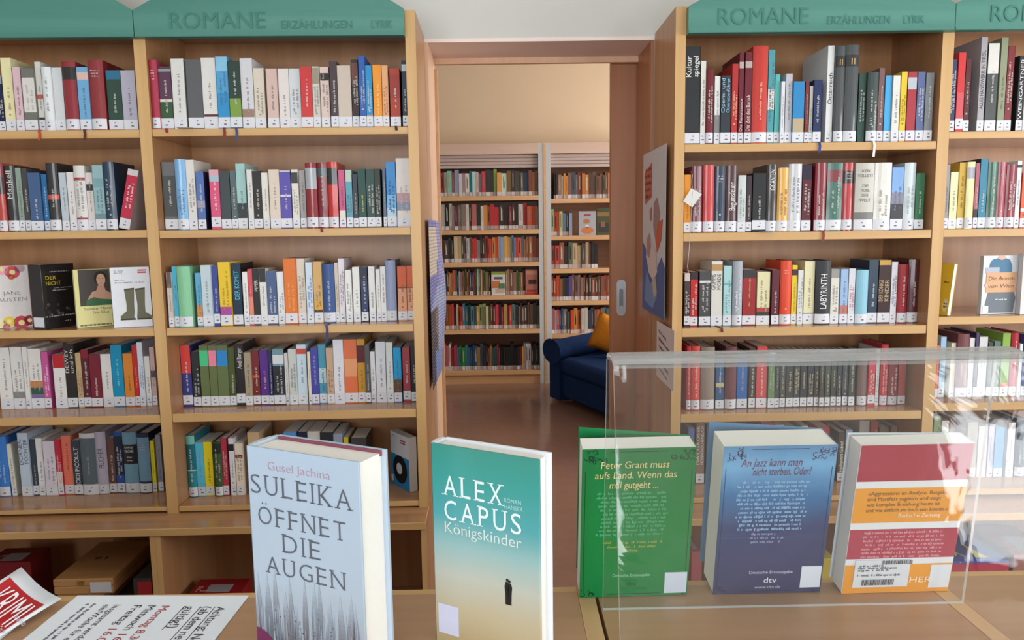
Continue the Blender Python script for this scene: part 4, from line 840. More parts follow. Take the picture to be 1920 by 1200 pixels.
# ------------------------------------------------------------------ upright novels on the counter
SUL = ramp_mat('grey_blue_cover', [(0, '848b93'), (.10, '98a1aa'), (.4, 'a6b5c3'), (1, 'a8bccf')], 0, .215, noise=.05)
CAP = ramp_mat('teal_to_sand_cover', [(.0, 'a8946a'), (.2, 'b6aa8c'), (.36, 'b4b8ac'), (.52, '8fb4b4'), (.66, '4f9fa4'), (.85, '3a968f'), (1, '3a8c80')], 0, .209, noise=.04)
JAZ = ramp_mat('blue_gradient_cover', [(0, '34365c'), (.45, '32406e'), (.68, '3570a4'), (.86, '6fa8d4'), (1, '4f7fac')], 0, .19, noise=.07)
GRN = ramp_mat('green_cover', [(0, '0d7a3e'), (.5, '0a7a3a'), (1, '10703c')], 0, .19, noise=.05)

SERIF = {'U': [(.12, 1), (.88, 1)], 'L': [(.12, 1), (.12, 0)], 'E': [(.12, 1), (.12, 0)], 'I': [(.5, 1), (.5, 0)], 'K': [(.1, 1), (.1, 0), (.85, 1), (.92, 0)], 'A': [(.06, 0), (.94, 0)], 'F': [(.12, 1), (.12, 0)], 'N': [(.08, 1), (.08, 0), (.92, 1)], 'T': [(.5, 0)], 'D': [(.1, 1), (.1, 0)], 'X': [(.1, 0), (.9, 0), (.1, 1), (.9, 1)], 'P': [(.12, 1), (.12, 0)]}
WID = {'I': .12, 'L': .62, 'E': .6, 'F': .58, 'S': .62, 'T': .74, 'P': .62, 'K': .74, 'N': .86, 'G': .86, 'O': .92, 'Ö': .92, 'D': .84, 'U': .78, 'A': .84, 'X': .8, 'C': .8}
def serif_word(b, name, word, xc, z, length, hh, col, thin, y=-.0005):
    gap = .30; tot = sum(WID[c] for c in word) + gap * (len(word) - 1); k = length / tot; x = xc - length / 2; sm = MB()
    for c in word:
        w_ = WID[c] * k; text(b, name, c, (x, y, z), XD, ZD, w_ if c != 'I' else None, hh, col, 'l', thin)
        for sx, sz in SERIF.get(c, []):
            xx = x + w_ * sx; zz_ = z + sz * hh; sw = hh * .16; th = hh * .05
            sm.face([(xx - sw, y, zz_ - (th if sz else 0)), (xx + sw, y, zz_ - (th if sz else 0)), (xx + sw, y, zz_ + (0 if sz else th)), (xx - sw, y, zz_ + (0 if sz else th))], col)
        x += w_ + gap * k
    if sm.f: sm.build(name + '_serifs', INK, b)['kind'] = 'stuff'
tl = on_z(462, 836, ZC + .215); tr = on_z(672, 868, ZC + .215)
b, W, H = cover_book('book', 'pale blue hardcover novel SULEIKA ÖFFNET DIE AUGEN on the counter', (tl.x, tl.y, ZC + .0004), (tr.x, tr.y, ZC + .0004), .215, .044, 'c4d6e6', hard=True, front=SUL, scol='c0ccd8', flapc='b4c4d4')
MB().box(.004, W - .004, .0385, .0405, H - .006, H - .0005, '8a4a5a').build('endpaper', PAINT, b)
for s, x, zt, ln, hh in (('SULEIKA', .475, .215, .90, .0195), ('ÖFFNET', .475, .355, .79, .0185), ('DIE', .47, .468, .34, .0185), ('AUGEN', .49, .58, .71, .0175)):
    serif_word(b, 'title', s, W * x, H * (1 - zt), W * ln, hh, '585d66', -.014)
text(b, 'author_name', 'Gusel Jachina', (W * .475, -.0005, H * (1 - .096)), XD, ZD, W * .56, .0085, 'b88a98', 'c', -.015)
m = MB(); r2 = random.Random(3)
def trunk(x, top, wd, dark, lift, j):
    n = 16; bg = lin('a6b5c3'); dk_ = lin(dark); prev_ = None
    for q in range(n + 1):
        f_ = q / n; z = .010 + (top - .010) * f_; hw_ = wd * (.45 + .35 * math.sin(math.pi * min(1, f_ * 1.15)) * (1 if wd > .003 else .2)) * (1 - .92 * f_ ** 4)
        cur = (x + j * f_ - hw_, x + j * f_ + hw_, z)
        if prev_:
            g_ = max(0, 1 - f_ ** 1.8); c = tuple(a_ * (1 - g_) + b_ * g_ for a_, b_ in zip(bg, dk_))
            P(m, [(prev_[0], prev_[2]), (prev_[1], prev_[2]), (cur[1], z), (cur[0], z)], c, lift)
        prev_ = cur
for k in range(12): trunk(W * (.05 + k * .082 + r2.uniform(-.02, .02)), H * r2.uniform(.33, .47), r2.uniform(.004, .0062), r2.choice(['4a4c56', '555860', '5e565c']), 1, r2.uniform(-.003, .003))
for k in range(75): trunk(W * r2.uniform(.02, .97), H * r2.uniform(.12, .32), r2.uniform(.0008, .0022), r2.choice(['5a5e68', '6c707a', '4c4e56', '7a7478']), 1.5 + (k % 3) * .3, r2.uniform(-.0015, .0015))
for k in range(110): x = W * r2.uniform(.02, .97); z = H * r2.uniform(.03, .27); s = r2.uniform(.0004, .0011); rect(m, x, x + s * 1.6, z, z + s, '4a4a50', 2)
P(m, [(W * .003, .001)] + [(W * (.003 + .994 * k / 24), .013 + .006 * math.sin(k * 1.3) + r2.uniform(0, .006)) for k in range(25)] + [(W * .997, .001)], '62646c', 2.2)
m.build('tree_print', INK, b)
m = MB(); P(m, [(.0004, .0004), (.028, .0004)] + [(.028 * math.cos(a), .030 * math.sin(a) + .0004) for a in [math.pi / 2 * k / 10 for k in range(1, 10)]] + [(.0004, .030)], '6a2a50', 3); m.build('publisher_mark', INK, b)
text(b, 'publisher_letter', 'a', (.006, -.0014, .006), XD, ZD, .012, .018, 'e8e4ec')

tl = on_z(808, 831, ZC + .209); tr = on_z(1011, 863, ZC + .209)
b, W, H = cover_book('book', 'teal to sand hardcover novel ALEX CAPUS Königskinder on the counter', (tl.x, tl.y, ZC + .0004), (tr.x, tr.y, ZC + .0004), .209, .026, '3a8c80', hard=True, front=CAP, scol='dfe4e8', flapc='e4e8ee')
serif_word(b, 'author_name', 'ALEX', W * .395, H * (1 - .242), W * .55, .0205, 'd8e8e8', .0)
serif_word(b, 'author_name', 'CAPUS', W * .48, H * (1 - .362), W * .72, .0205, 'd8e8e8', .0)
text(b, 'title', 'Königskinder', (W * .12, -.0005, H * (1 - .427)), XD, ZD, W * .72, .0115, 'd4dcd8', 'l', -.006)
text(b, 'series_print', 'ROMAN', (W * .69, -.0005, H * (1 - .222)), XD, ZD, W * .15, .0042, 'a8d0d0'); text(b, 'series_print', 'HANSER', (W * .69, -.0005, H * (1 - .252)), XD, ZD, W * .165, .0042, 'a8d0d0')
m = MB(); cx = W * .715; z0 = H * (1 - .712)
for dx_, s in ((-.0016, 1.0), (.0016, .96)):
    P(m, [(cx + dx_ - .0018, z0), (cx + dx_ + .0016, z0), (cx + dx_ + .0020, z0 + .012), (cx + dx_ + .0026, z0 + .019 * s), (cx + dx_ + .0012, z0 + .023 * s), (cx + dx_ - .0014, z0 + .023 * s), (cx + dx_ - .0026, z0 + .018 * s), (cx + dx_ - .002, z0 + .011)], '1e1c1c')
    P(m, ring(cx + dx_ * .7, z0 + .0248 * s, .0016, 10), '2a2422')
m.build('couple_print', INK, b)
MB().box(.004, W * .235, -.0006, -.0001, H * .055, H * .205, 'c4c6da').build('sticker', PAINT, b)

def back_text(b, W, H, y0, dy, n, x0, x1, col, hh, seed):
    m = MB(); rr = random.Random(seed)
    for k in range(n):
        a = rr.uniform(0, .05) * W; bb = rr.uniform(0, .06) * W
        scribble(m, rr, (W * x0 + a, -.0005, H * (1 - y0 - dy * k)), XD, ZD, W * (x1 - x0) - a - bb, hh, col)
    m.build('blurb_print', INK, b)
def ornaments(b, W, H, col, seed):
    m = MB(); rr = random.Random(seed)
    for (cx, cz, sx, sz) in ((0, H, 1, -1), (W, H, -1, -1), (0, 0, 1, 1), (W, 0, -1, 1)):
        big = cz > 0
        for k in range(16 if big else 7):
            x = cx + sx * rr.uniform(.003, .026 if big else .014); z = cz + sz * rr.uniform(.003, .016 if big else .01); r0 = rr.uniform(.0014, .0036)
            a0 = rr.uniform(0, 6.28); n = 9; sp = rr.uniform(2.8, 5.2)
            oo = [(x + r0 * math.cos(a0 + sp * q / n), z + r0 * math.sin(a0 + sp * q / n)) for q in range(n)]
            ii = [(x + r0 * .66 * math.cos(a0 + sp * q / n), z + r0 * .66 * math.sin(a0 + sp * q / n)) for q in range(n)]
            for q in range(n - 1):
                pts = [oo[q], oo[q + 1], ii[q + 1], ii[q]]
                if all(.0005 < p[0] < W - .0005 and .0005 < p[1] < H - .0005 for p in pts): P(m, pts, col)
    for x in (.0035, W - .0042): rect(m, x, x + .0007, H * .06, H * .86, col)
    for z in (.0035, H - .0042): rect(m, W * .25, W * .75, z, z + .0007, col)
    m.build('ornament_print', INK, b)

LEAN = 9.5
bl = on_z(1087, 1125, ZC); br = on_z(1290, 1119, ZC)
b, W, H = cover_book('book', 'green paperback, back cover out, behind left end of acrylic stand', (bl.x, bl.y + .004, ZC + .0004), (br.x, br.y + .004, ZC + .0004), .186, .030, '0a7a3a', lean=LEAN, front=GRN, spine='r', opened=13, flapc='1a8048', scol='0a7a3a')
for s, y, x, ln in (('Peter Grant muss', .125, .465, .60), ('aufs Land. Wenn das', .19, .475, .72), ('mal gutgeht ...', .255, .46, .43)): text(b, 'title', s, (W * x, -.0006, H * (1 - y)), XD, ZD, W * ln, .0085, 'd8c484', 'c', 0, .1)
back_text(b, W, H, .295, .0275, 11, .13, .80, '4aa070', .0030, 21)
m = MB()
for y, x0, x1 in ((.625, .2, .74), (.655, .24, .68), (.68, .4, .52)): scribble(m, rn, (W * x0, -.0005, H * (1 - y)), XD, ZD, W * (x1 - x0), .003, '8a9a3c')
m.build('quote_print', INK, b); ornaments(b, W, H, '0c3a22', 4)
text(b, 'imprint', 'Deutsche Erstausgabe', (W * .47, -.0006, H * .145), XD, ZD, W * .34, .0038, '9ad0b0', 'c'); text(b, 'imprint', 'dtv', (W * .47, -.0006, H * .075), XD, ZD, W * .09, .006, '0c5a30', 'c')
MB().box(W * .78, W * .985, -.0007, -.0002, H * .02, H * .165, 'ccd2e4').build('sticker', PAINT, b)

bl = on_z(1338, 1119, ZC); br = on_z(1530, 1116, ZC)
b, W, H = cover_book('book', 'blue paperback, back cover out, between green and red paperbacks', (bl.x, bl.y + .004, ZC + .0004), (br.x, br.y + .006, ZC + .0004), .186, .042, '3a5a90', lean=LEAN, front=JAZ, spine='r', opened=11, flapc='5a86ac', scol='3a5a90', w=.124)
text(b, 'title', 'An Jazz kann man', (W * .43, -.0006, H * (1 - .13)), XD, ZD, W * .54, .0095, '6a3450', 'c', 0, .25); text(b, 'title', 'nicht sterben. Oder?', (W * .53, -.0006, H * (1 - .188)), XD, ZD, W * .52, .0095, '6a3450', 'c', 0, .25)
back_text(b, W, H, .24, .0285, 12, .14, .80, '8ab0d4', .0030, 22); back_text(b, W, H, .585, .0275, 3, .26, .62, '8a90b8', .0028, 23)
ornaments(b, W, H, '1c2c50', 6)
text(b, 'imprint', 'Deutsche Erstausgabe', (W * .52, -.0006, H * .145), XD, ZD, W * .4, .0038, 'c8cce0', 'c'); text(b, 'imprint', 'dtv', (W * .52, -.0006, H * .08), XD, ZD, W * .12, .007, 'e0e2ee', 'c'); text(b, 'imprint', 'www.dtv.de', (W * .5, -.0006, H * .04), XD, ZD, W * .24, .0036, 'b8bcd4', 'c')
MB().box(W * .80, W * .985, -.0007, -.0002, H * .04, H * .19, 'd4dae8').build('sticker', PAINT, b)

bl = on_z(1580, 1117, ZC); br = on_z(1783, 1113, ZC)
b, W, H = cover_book('book', 'red, white and orange striped paperback, back cover out, near acrylic stand right end', (bl.x, bl.y + .004, ZC + .0004), (br.x, br.y + .006, ZC + .0004), .186, .026, 'dde0e6', lean=LEAN, spine='r', scol='c8ccd2', opened=3, flapc='d0d4da', w=.124)
for lo, hi, c in ((.765, .999, 'a02e40'), (.49, .72, 'e0962e'), (.243, .445, 'a83c50'), (.001, .20, 'e0962e')):
    m = MB(); rect(m, .0004, W - .0004, H * lo, H * hi, c); m.build('colour_band', INK, b)
for k, s in enumerate(('»Aggression« ist Analyse, Ratgeber', 'und Manifest zugleich und zeigt', 'wie komplex Erziehung heute ist', 'und wie einfach sie doch sein könnte.«')):
    text(b, 'quote_print', s, (W * .12, -.0008, H * (1 - .325 - .037 * k)), XD, ZD, W * (.74 if k in (0, 3) else .66), .0046, '6a4a30')
text(b, 'quote_print', 'Badische Zeitung', (W * .42, -.0008, H * (1 - .475)), XD, ZD, W * .38, .0046, 'f0e4d0')
back_text(b, W, H, .585, .0275, 7, .1, .9, 'd0909c', .0028, 24)
text(b, 'publisher_name', 'FISCHER', (W * .40, -.0008, H * .07), XD, ZD, W * .42, .0075, 'f0dcc0')
st = MB().box(W * .09, W * .60, -.0012, -.0007, H * .045, H * .235, 'd4d8e0').build('price_sticker', PAINT, b)
m = MB()
for (x0, z0, z1, n) in ((W * .33, H * .205, H * .232, 26), (W * .17, H * .06, H * .10, 26)):
    x = x0
    for k in range(n):
        ww = rn.choice([.0004, .0008, .0012]); m.face([(x, -.0016, z0), (x + ww, -.0016, z0), (x + ww, -.0016, z1), (x, -.0016, z1)], '3a3c42'); x += ww + rn.choice([.0004, .0007])
for z in (.19, .175, .16, .125): scribble(m, rn, (W * .12, -.0016, H * z), XD, ZD, W * rn.uniform(.25, .44), .0026, '6a6c74')
m.build('barcode', INK, b)
MB().box(W * .80, W * .99, -.0007, -.0002, H * .03, H * .19, 'd8dce6').build('sticker', PAINT, b)

# ------------------------------------------------------------------ bent clear acrylic stand, an A-frame
AX0 = on_z(1127, 1131, ZC).x; AX1 = on_z(1783, 1129, ZC).x
ys = thing('acrylic_stand', 'clear bent acrylic stand on the counter before the three paperbacks', 'display stand', (AX0, 0, ZC + .0005))
AL = AX1 - AX0 + .012
RB = Vector((0, on_z(1300, 1131, ZC).y - .008, 0)); RT = Vector((0, .752, .288)); FT = Vector((0, .702, .288)); FB = Vector((0, .648, 0))
def pane(name, a, b_, mat, th=.004):
    d = (b_ - a).normalized(); n = Vector((1, 0, 0)).cross(d) * th
    mb = MB(); q = [a, b_, b_ + n, a + n]
    v = [(x, p.y, p.z) for x in (0, AL) for p in q]
    for f, mi in (((0, 4, 5, 1), 0), ((2, 6, 7, 3), 0), ((0, 1, 2, 3), 1), ((4, 7, 6, 5), 1), ((0, 3, 7, 4), 1), ((1, 5, 6, 2), 1)):
        mb.face([v[i] for i in f], None, mi)
    return mb.build(name, [mat, ACEDGE], ys)
pane('rear_pane', RB, RT, ACRYL); pane('front_pane', FT, FB, ACRYL)
mb = MB(); n = 10; prof = []
for k in range(n + 1):
    s_ = k / n; y = RT.y + (FT.y - RT.y) * s_; prof.append((y, .2885 + .007 * math.sin(math.pi * s_) ** .6))
for (ya, za), (yb, zb) in zip(prof, prof[1:]):
    mb.face([(0, ya, za), (0, yb, zb), (AL, yb, zb), (AL, ya, za)]); mb.face([(0, ya, za - .004), (AL, ya, za - .004), (AL, yb, zb - .004), (0, yb, zb - .004)])
    for x in (0, AL): mb.face([(x, ya, za), (x, yb, zb), (x, yb, zb - .004), (x, ya, za - .004)], None, 1)
weld(mb.build('top_bend', [ACBEND, ACEDGE], ys, smooth=True))

# ------------------------------------------------------------------ notices on the left counter
def sheet_pt(px, py, z): return on_z(px, py, z)
A = sheet_pt(146, 1118, ZC); Bp = sheet_pt(467, 1118, ZC)
sh = thing('notice_sheet', 'white notice sheet with opening times lying on the left counter', 'paper', (A.x, A.y, ZC + .0005), math.atan2(Bp.y - A.y, Bp.x - A.x))
SW = (Bp - A).length
MB().box(0, SW, -.297, 0, 0, .0006).build('paper', PAPER, sh)
TX, TU = Vector((-.02, -1, 0)), Vector((1, -.02, 0))
UND = []
def note(s, px, h, col='3a3c44', off=0.0, under=False, ln=None, z=.0009):
    p = on_z(px, 1134, ZC); c = Vector((p.x - A.x - h, p.y - A.y, z)) + TX * off
    text(sh, 'notice_print', s, c, TX, TU, ln, h, col)
    if under: UND.append((c, h, s))
note('Achtung: Neue Öffnungszeiten', 432, .0105, under=True, ln=.178); note('(ab dem neuen Schuljahr', 405, .0105, under=True, ln=.15); note('gültig!)', 374, .0105, under=True, ln=.046)
note('Montag 8.30', 325, .0095, 'b0484a', ln=.077); note('Mittwoch', 299, .0095, ln=.052); note('16.00', 299, .0095, 'b0484a', off=.06, ln=.034); note('Freitag', 272, .0095, ln=.042); note('16.00', 272, .0095, 'b0484a', off=.05, ln=.034)
note('Insgesamt verdoppelt', 231, .0075, ln=.10); note('ein/Woche für euch', 212, .0075, ln=.09)
m = MB(); rr = random.Random(9)
for px in (184, 172): p = on_z(px, 1133, ZC); scribble(m, rr, (p.x - A.x - .004, p.y - A.y, .0009), TX, TU, .13, .0035, '6a6c76')
for c, h, s in UND:
    ln = .05 if s.startswith('g') else .15
    q0 = c + TU * (-.0035); u_ = MB(); u_.face([q0, q0 + TX * ln, q0 + TX * ln + TU * .0009, q0 + TU * .0009], '3a3c44'); u_.build('underline', INK, sh)
m.build('small_print', INK, sh)

fa = on_z(40, 1063, ZC + .040); fb = on_z(115, 1122, ZC + .012); fc = on_z(0, 1189, ZC + .006); fd = on_z(0, 1088, ZC + .036)
da = (fd - fa).normalized() * .2; db = (fc - fb).normalized() * .2
fl = thing('flyer', 'red crime novel flyer with white KRIMI lettering, curled over the notice', 'flyer', (fa.x, fa.y, ZC + .0005))
def fpt(u, v, lift=0.0):                                   # u across (0 = far top corner .. 1 = near right corner), v along
    a_ = fa + da * v; b_ = fb + db * v; p = a_ * (1 - u) + b_ * u
    z = p.z - .018 * math.sin(math.pi * u) * .3 - .025 * v ** 2
    return Vector((p.x - fa.x, p.y - fa.y, max(z - ZC - .0005, .002) + lift))
def fgrid(name, u0, u1, v0, v1, mat, lift, col=None, nu=6, nv=8):
    mb = MB()
    for i in range(nu):
        for j in range(nv):
            q = [fpt(u0 + (u1 - u0) * (i + a) / nu, v0 + (v1 - v0) * (j + c) / nv, lift) for a, c in ((0, 0), (0, 1), (1, 1), (1, 0))]
            mb.face(q, col)
    return mb.build(name, mat, fl, smooth=True)
o = fgrid('paper', 0, 1, 0, 1, PAPER, 0); weld(o); mm = o.modifiers.new('solid', 'SOLIDIFY'); mm.thickness = .0008
fgrid('red_print', .06, .93, .085, 1, INK, .0012, 'b02428')
MB().box(-.02, .03, -.16, -.03, 0, .0018).build('folded_back', PAPER, fl)
nrm = (fpt(1, .3) - fpt(0, .3)).normalized()
ku = (fpt(.5, .02) - fpt(.5, .5)).normalized()
for s, u, v, ln, hh, c in (('KRIMI', .22, .30, .042, .036, 'e8e4e6'), ('Andreas', .80, .24, .017, .006, 'cfc8cc'), ('Gruber', .80, .33, .014, .006, 'cfc8cc'), ('„Rachesommer“', .72, .46, .026, .006, 'cfc8cc')):
    text(fl, 'flyer_title' if s == 'KRIMI' else 'flyer_lettering', s, fpt(u, v, .0042 if s == 'KRIMI' else .003), nrm, ku, ln, hh, c)

# ------------------------------------------------------------------ posters and notes beside the doorway
def on_x(px, py, x):
    d = ray(px, py); return CAM + d * ((x - CAM.x) / d.x)
PXR = XR - .0140
ptl, ptr, pbr, pbl = on_x(1207, 291, PXR), on_x(1250, 268, PXR), on_x(1250, 597, PXR), on_x(1205, 577, PXR)
po = thing('poster', 'white and blue illustrated poster on the panel right of the doorway', 'poster', (PXR, ptl.y, pbl.z))
py0 = ptl.y; pd = ptl.y - ptr.y; phh = ptl.z - pbl.z
def pp(s, t, l=0.0): return (-.0009 - l, -s * pd, t * phh)
def ppoly(mb, pts, col, lift=1): mb.face([pp(s, t, .0004 * lift) for s, t in pts], col)
m = MB(); m.box(-.0008, 0, -pd, 0, 0, phh, 'c6c4c8'); m.build('paper', PAINT, po)
m = MB()
ppoly(m, [(0, 0), (1, 0), (1, .30), (.86, .36), (.7, .3), (.6, .22), (.42, .3), (.3, .24), (.16, .4), (0, .44)], '4a5c92')
ppoly(m, [(.12, .06), (.5, .03), (.7, .12), (.6, .24), (.4, .18), (.2, .26)], '7088b4', 2)
ppoly(m, [(.2, .44), (.4, .46), (.62, .38), (.7, .27), (.55, .2), (.35, .24), (.18, .34)], 'd0bcb8', 2)
ppoly(m, [(.08, .88), (.42, .93), (.42, .72), (.12, .68)], 'b8604c', 2)
ppoly(m, [(.52, .68), (.66, .71), (.78, .62), (.74, .48), (.62, .44), (.5, .54)], '9a7a78', 2)
ppoly(m, [(.72, .56), (.9, .58), (.84, .46), (.68, .38), (.6, .46)], 'c0583c', 3)
ppoly(m, [(.22, .46), (.34, .5), (.42, .42), (.34, .34), (.22, .36)], 'a8847c', 3)
ppoly(m, [(.34, .64), (.42, .66), (.44, .58), (.36, .57)], 'b07060', 3)
ppoly(m, [(.48, .2), (.62, .24), (.7, .14), (.56, .1)], 'b8ac98', 3)
m.build('illustration', INK, po)
m = MB(); rr = random.Random(4)
for k in range(5): scribble(m, rr, (-.0032, -pd * .12, phh * (.885 - k * .042)), (0, -1, 0), (0, 0, 1), pd * .27, phh * .022, '8a3a30')
m.build('poster_lettering', INK, po)
ntl, ntr, nbr, nbl = on_x(1232, 601, PXR), on_x(1265, 618, PXR), on_x(1266, 742, PXR), on_x(1233, 706, PXR)
no = thing('note', 'white handwritten note below the poster right of the doorway', 'note', (PXR, ntl.y, nbl.z)); nd = ntl.y - ntr.y; nh = ntl.z - nbl.z
MB().box(-.0008, 0, -nd, 0, 0, nh, 'd4c8c8').build('paper', PAINT, no)
m = MB()
for k in range(6): scribble(m, rr, (-.0014, -nd * .15, nh * (.82 - k * .13)), (0, -1, -.12), (0, .25, 1), nd * rr.uniform(.4, .7), nh * .05, '5a4a58')
m.build('handwriting', INK, no)

PXL = XL + .0145
q0 = on_x(803, 412, PXL); q1 = on_x(823, 411, PXL); q2 = on_x(809, 737, PXL)
pl = thing('poster', 'curling violet and brown poster on the panel left of the doorway', 'poster', (PXL, q0.y, q2.z)); ld = q1.y - q0.y; lh = q0.z - q2.z
def lp(s, t, l=0.0):
    curl = .045 * max(0, s - .45) ** 1.5 * math.sin(math.pi * t) ** 2
    return Vector((.001 + curl + l, s * ld, t * lh))
ns, ntt = 12, 48
def lgrid(name, mat, fn, lift):
    mb = MB()
    for i in range(ns):
        for j in range(ntt):
            s0, s1, t0, t1 = i / ns, (i + 1) / ns, j / ntt, (j + 1) / ntt
            mb.face([lp(s0, t0, lift), lp(s1, t0, lift), lp(s1, t1, lift), lp(s0, t1, lift)], fn((s0 + s1) / 2, (t0 + t1) / 2))
    o = mb.build(name, mat, pl, smooth=True); return o
def lcol(s, t):
    w_ = .06 * math.sin(11 * t + 2 * s)
    if .66 < t < .95 and s + w_ < .62: return 'cfc0b0'
    if t > .52 + w_: return '7478b4' if s < .7 else '8f90c4'
    if t > .45: return '98a0c8'
    if t > .17 + w_: return '4a4048' if s < .55 + 2 * w_ else ('7a6a6a' if s < .62 else '8e98c4')
    return '7486bc' if s > .3 + w_ else '3e3a50'
o = lgrid('printed_paper', PAINT, lcol, 0); mm = o.modifiers.new('solid', 'SOLIDIFY'); mm.thickness = .0008

# paper tag on a string
tg = thing('paper_tag', 'white paper tag on a string hanging before the orange book', 'tag', RF.w(*(lambda u: (u[0], .0, u[1]))(RF.uz(1297, 372, 0))))
def tv(px, py): u, z = RF.uz(px, py, -.004); p = RF.w(u, -.004, z); return p - Vector(tg.location)
m = MB(); q = [tv(1281, 377), tv(1298, 389), tv(1316, 364), tv(1296, 353)]
m.face(q, 'd8d6d2'); m.face([p + Vector((0, .0012, 0)) for p in reversed(q)], 'd8d6d2')
for k in range(4): m.face([q[k], q[k] + Vector((0, .0012, 0)), q[(k + 1) % 4] + Vector((0, .0012, 0)), q[(k + 1) % 4]], 'd8d6d2')
m.build('card', PAINT, tg)
MB().tube([tv(1298, 357), tv(1297, 340), tv(1298, 328), tv(1300, 320) + Vector((0, .03, 0))], .0008, 6, 'd0ccc4').tube([tv(1299, 359), tv(1296, 400), tv(1294, 440), tv(1292, 470), tv(1289, 500), tv(1291, 512)], .0007, 6, 'cfcac2').build('string', PAINT, tg)
def card(label, fr, px, py, z, col='c8ccd0', w=.045, d=.03):
    u = fr.uz(px, py, .0)[0]; o = MB().box(0, w, -.026, .006, 0, .0006, col).build('card', PAINT); o.location = fr.w(u, .0, z + .0006); o.rotation_euler.z = fr.a + .2
    tag(o, label, 'card')
card('small printed card poking over the top shelf edge, left of doorway', LF, 334, 240, S2[0][0])
card('small printed card poking over second shelf edge, right of doorway', RF, 1424, 436, S3[1][0], w=.04)

# ------------------------------------------------------------------ boxes in the base cabinets
BZ = .1805
def box_thing(name, label, fr, x0, x1, v0, v1, z0, z1, lidc, basec, cat='box', rot=0.0, ref=1050, extra=None):
    u0 = fr.uz(x0, ref, v0)[0]; u1 = fr.uz(x1, ref, v0)[0]; W = u1 - u0; D = v1 - v0; Hh = z1 - z0
    r = thing(name, label, cat, fr.w(u0, v0, z0), fr.a + rot)
    bevel(MB().box(.002, W - .002, .002, D - .002, 0, Hh - .0006, basec).build('box_base', PAINT, r), .001, 1)
    bevel(MB().box(0, W, 0, D, Hh * .35, Hh, lidc).build('box_lid', PAINT, r), .0015, 1)
    if extra: extra(r, W, D, Hh)
    return r
zt1 = LF.uz(150, 1075, -.02)[1]; zt0 = LF.uz(150, 1103, -.02)[1]
def clasp(r, W, D, Hh):
    MB().box(W * .42, W * .52, -.003, 0, Hh * .62, Hh * .86).build('clasp', BRASS, r)
    MB().box(W * .62, W * .97, -.0012, 0, Hh * .1, Hh * .78, 'd4d6dc').build('paper_label', PAINT, r)
    m = MB(); scribble(m, rn, (W * .3, D * .5, Hh + .0005), (1, .1, 0), (-.1, 1, 0), W * .25, .02, '4a3a30'); m.build('stamp', INK, r)
def wooden_box(label, x0, x1, v0, v1, z0, z1, extra=None):
    u0 = LF.uz(x0, 1085, v0)[0]; u1 = LF.uz(x1, 1085, v0)[0]; W = u1 - u0; D = v1 - v0; Hh = z1 - z0
    r = thing('wooden_box', label, 'box', LF.w(u0, v0, z0), LF.a)
    bevel(MB().box(.001, W - .001, .001, D - .001, 0, Hh * .5).build('box_base', BOXW, r), .002, 1); bevel(MB().box(0, W, 0, D, Hh * .5 + .0005, Hh).build('box_lid', BOXW, r), .003, 1)
    if extra: extra(r, W, D, Hh)
BOXW = wood('box_wood', 'b58450', 'c69660', 'X', rough=.5)
wooden_box('wooden case with brass clasp and white label at lower left', 98, 211, -.06, .22, zt0, zt1, clasp)
wooden_box('plain wooden case under the case with the brass clasp', 104, 192, -.05, .20, zt0 - .05, zt0 - .0005)
zz = zt0 - .051; k = 0
while zz - .07 > BZ: k += 1; zz -= .07
u0 = LF.uz(100, 1085, -.05)[0]
bx_ = MB().box(0, .2, 0, .24, 0, zt0 - .0515 - BZ, '5a4a44').build('storage_box', PAINT); bx_.location = LF.w(u0, -.04, BZ); bx_.rotation_euler.z = LF.a
tag(bx_, 'dark storage box under the two wooden cases', 'box')
def tall_stack(label, fr, x0, x1, v0, v1, ytop, lidc, basec, refy, extra=None):
    z1 = fr.uz((x0 + x1) / 2, ytop, v0)[1]
    return box_thing('game_box', label, fr, x0, x1, v0, v1, BZ, z1, lidc, basec, ref=refy, extra=extra, cat='game box')
def red_print(r, W, D, Hh):
    MB().box(W * .3, W * .75, D * .1, D * .6, Hh, Hh + .0006, 'a8a4a8').build('paper_label', PAINT, r)
    m = MB()
    for k in range(3): scribble(m, rn, (W * .1, D * (.15 + .12 * k), Hh + .0004), (1, 0, 0), (0, 1, 0), W * .6, .012, 'd09a98')
    m.build('lid_print', INK, r)
tall_stack('dark red game box with grey label at the left edge', LF, -30, 57, .06, .17, 1054, '7a1c22', '5a3a36', 1054, red_print)
tall_stack('black and red game box beside the wooden case', LF, 249, 284, -.02, .16, 1085, '4a4844', '2a2624', 1090, lambda r, W, D, Hh: MB().box(W * .25, W, -.0006, 0, Hh * .4, Hh * .95, 'b83034').build('red_label', PAINT, r))
tall_stack('flat red game box behind the notice sheet', LF, 352, 452, -.02, .08, 1113, '9c2226', '7a1a1e', 1113, red_print)
zb = RF.uz(1840, 1068, -.05)[1]
def blue_print(r, W, D, Hh):
    MB().box(0.001, W - .001, -.0006, 0, Hh * .55, Hh * .62, 'd8dce8').build('white_stripe', PAINT, r)
    MB().box(0.001, W - .001, -.0006, 0, Hh * .78, Hh * .97, 'b03048').build('red_stripe', PAINT, r)
    m = MB(); m.face([(W * .52, D * .1, Hh + .0005), (W * .72, D * .1, Hh + .0005), (W * .62, D * .5, Hh + .0005)], 'd8d060'); m.build('triangle_print', INK, r)
    text(r, 'lid_lettering', 'IIX', (W * .12, D * .15, Hh + .0006), (1, 0, 0), (0, 1, 0), W * .25, D * .2, 'd8d878')
tall_stack('blue game box with yellow triangle at lower right', RF, 1780, 1892, -.05, .2, 1052, '38509c', '2c3c80', 1060, blue_print)
tall_stack('reddish patterned game box at the right picture edge', RF, 1900, 1990, .02, .26, 1040, 'a06a60', '8a5048', 1050, red_print)
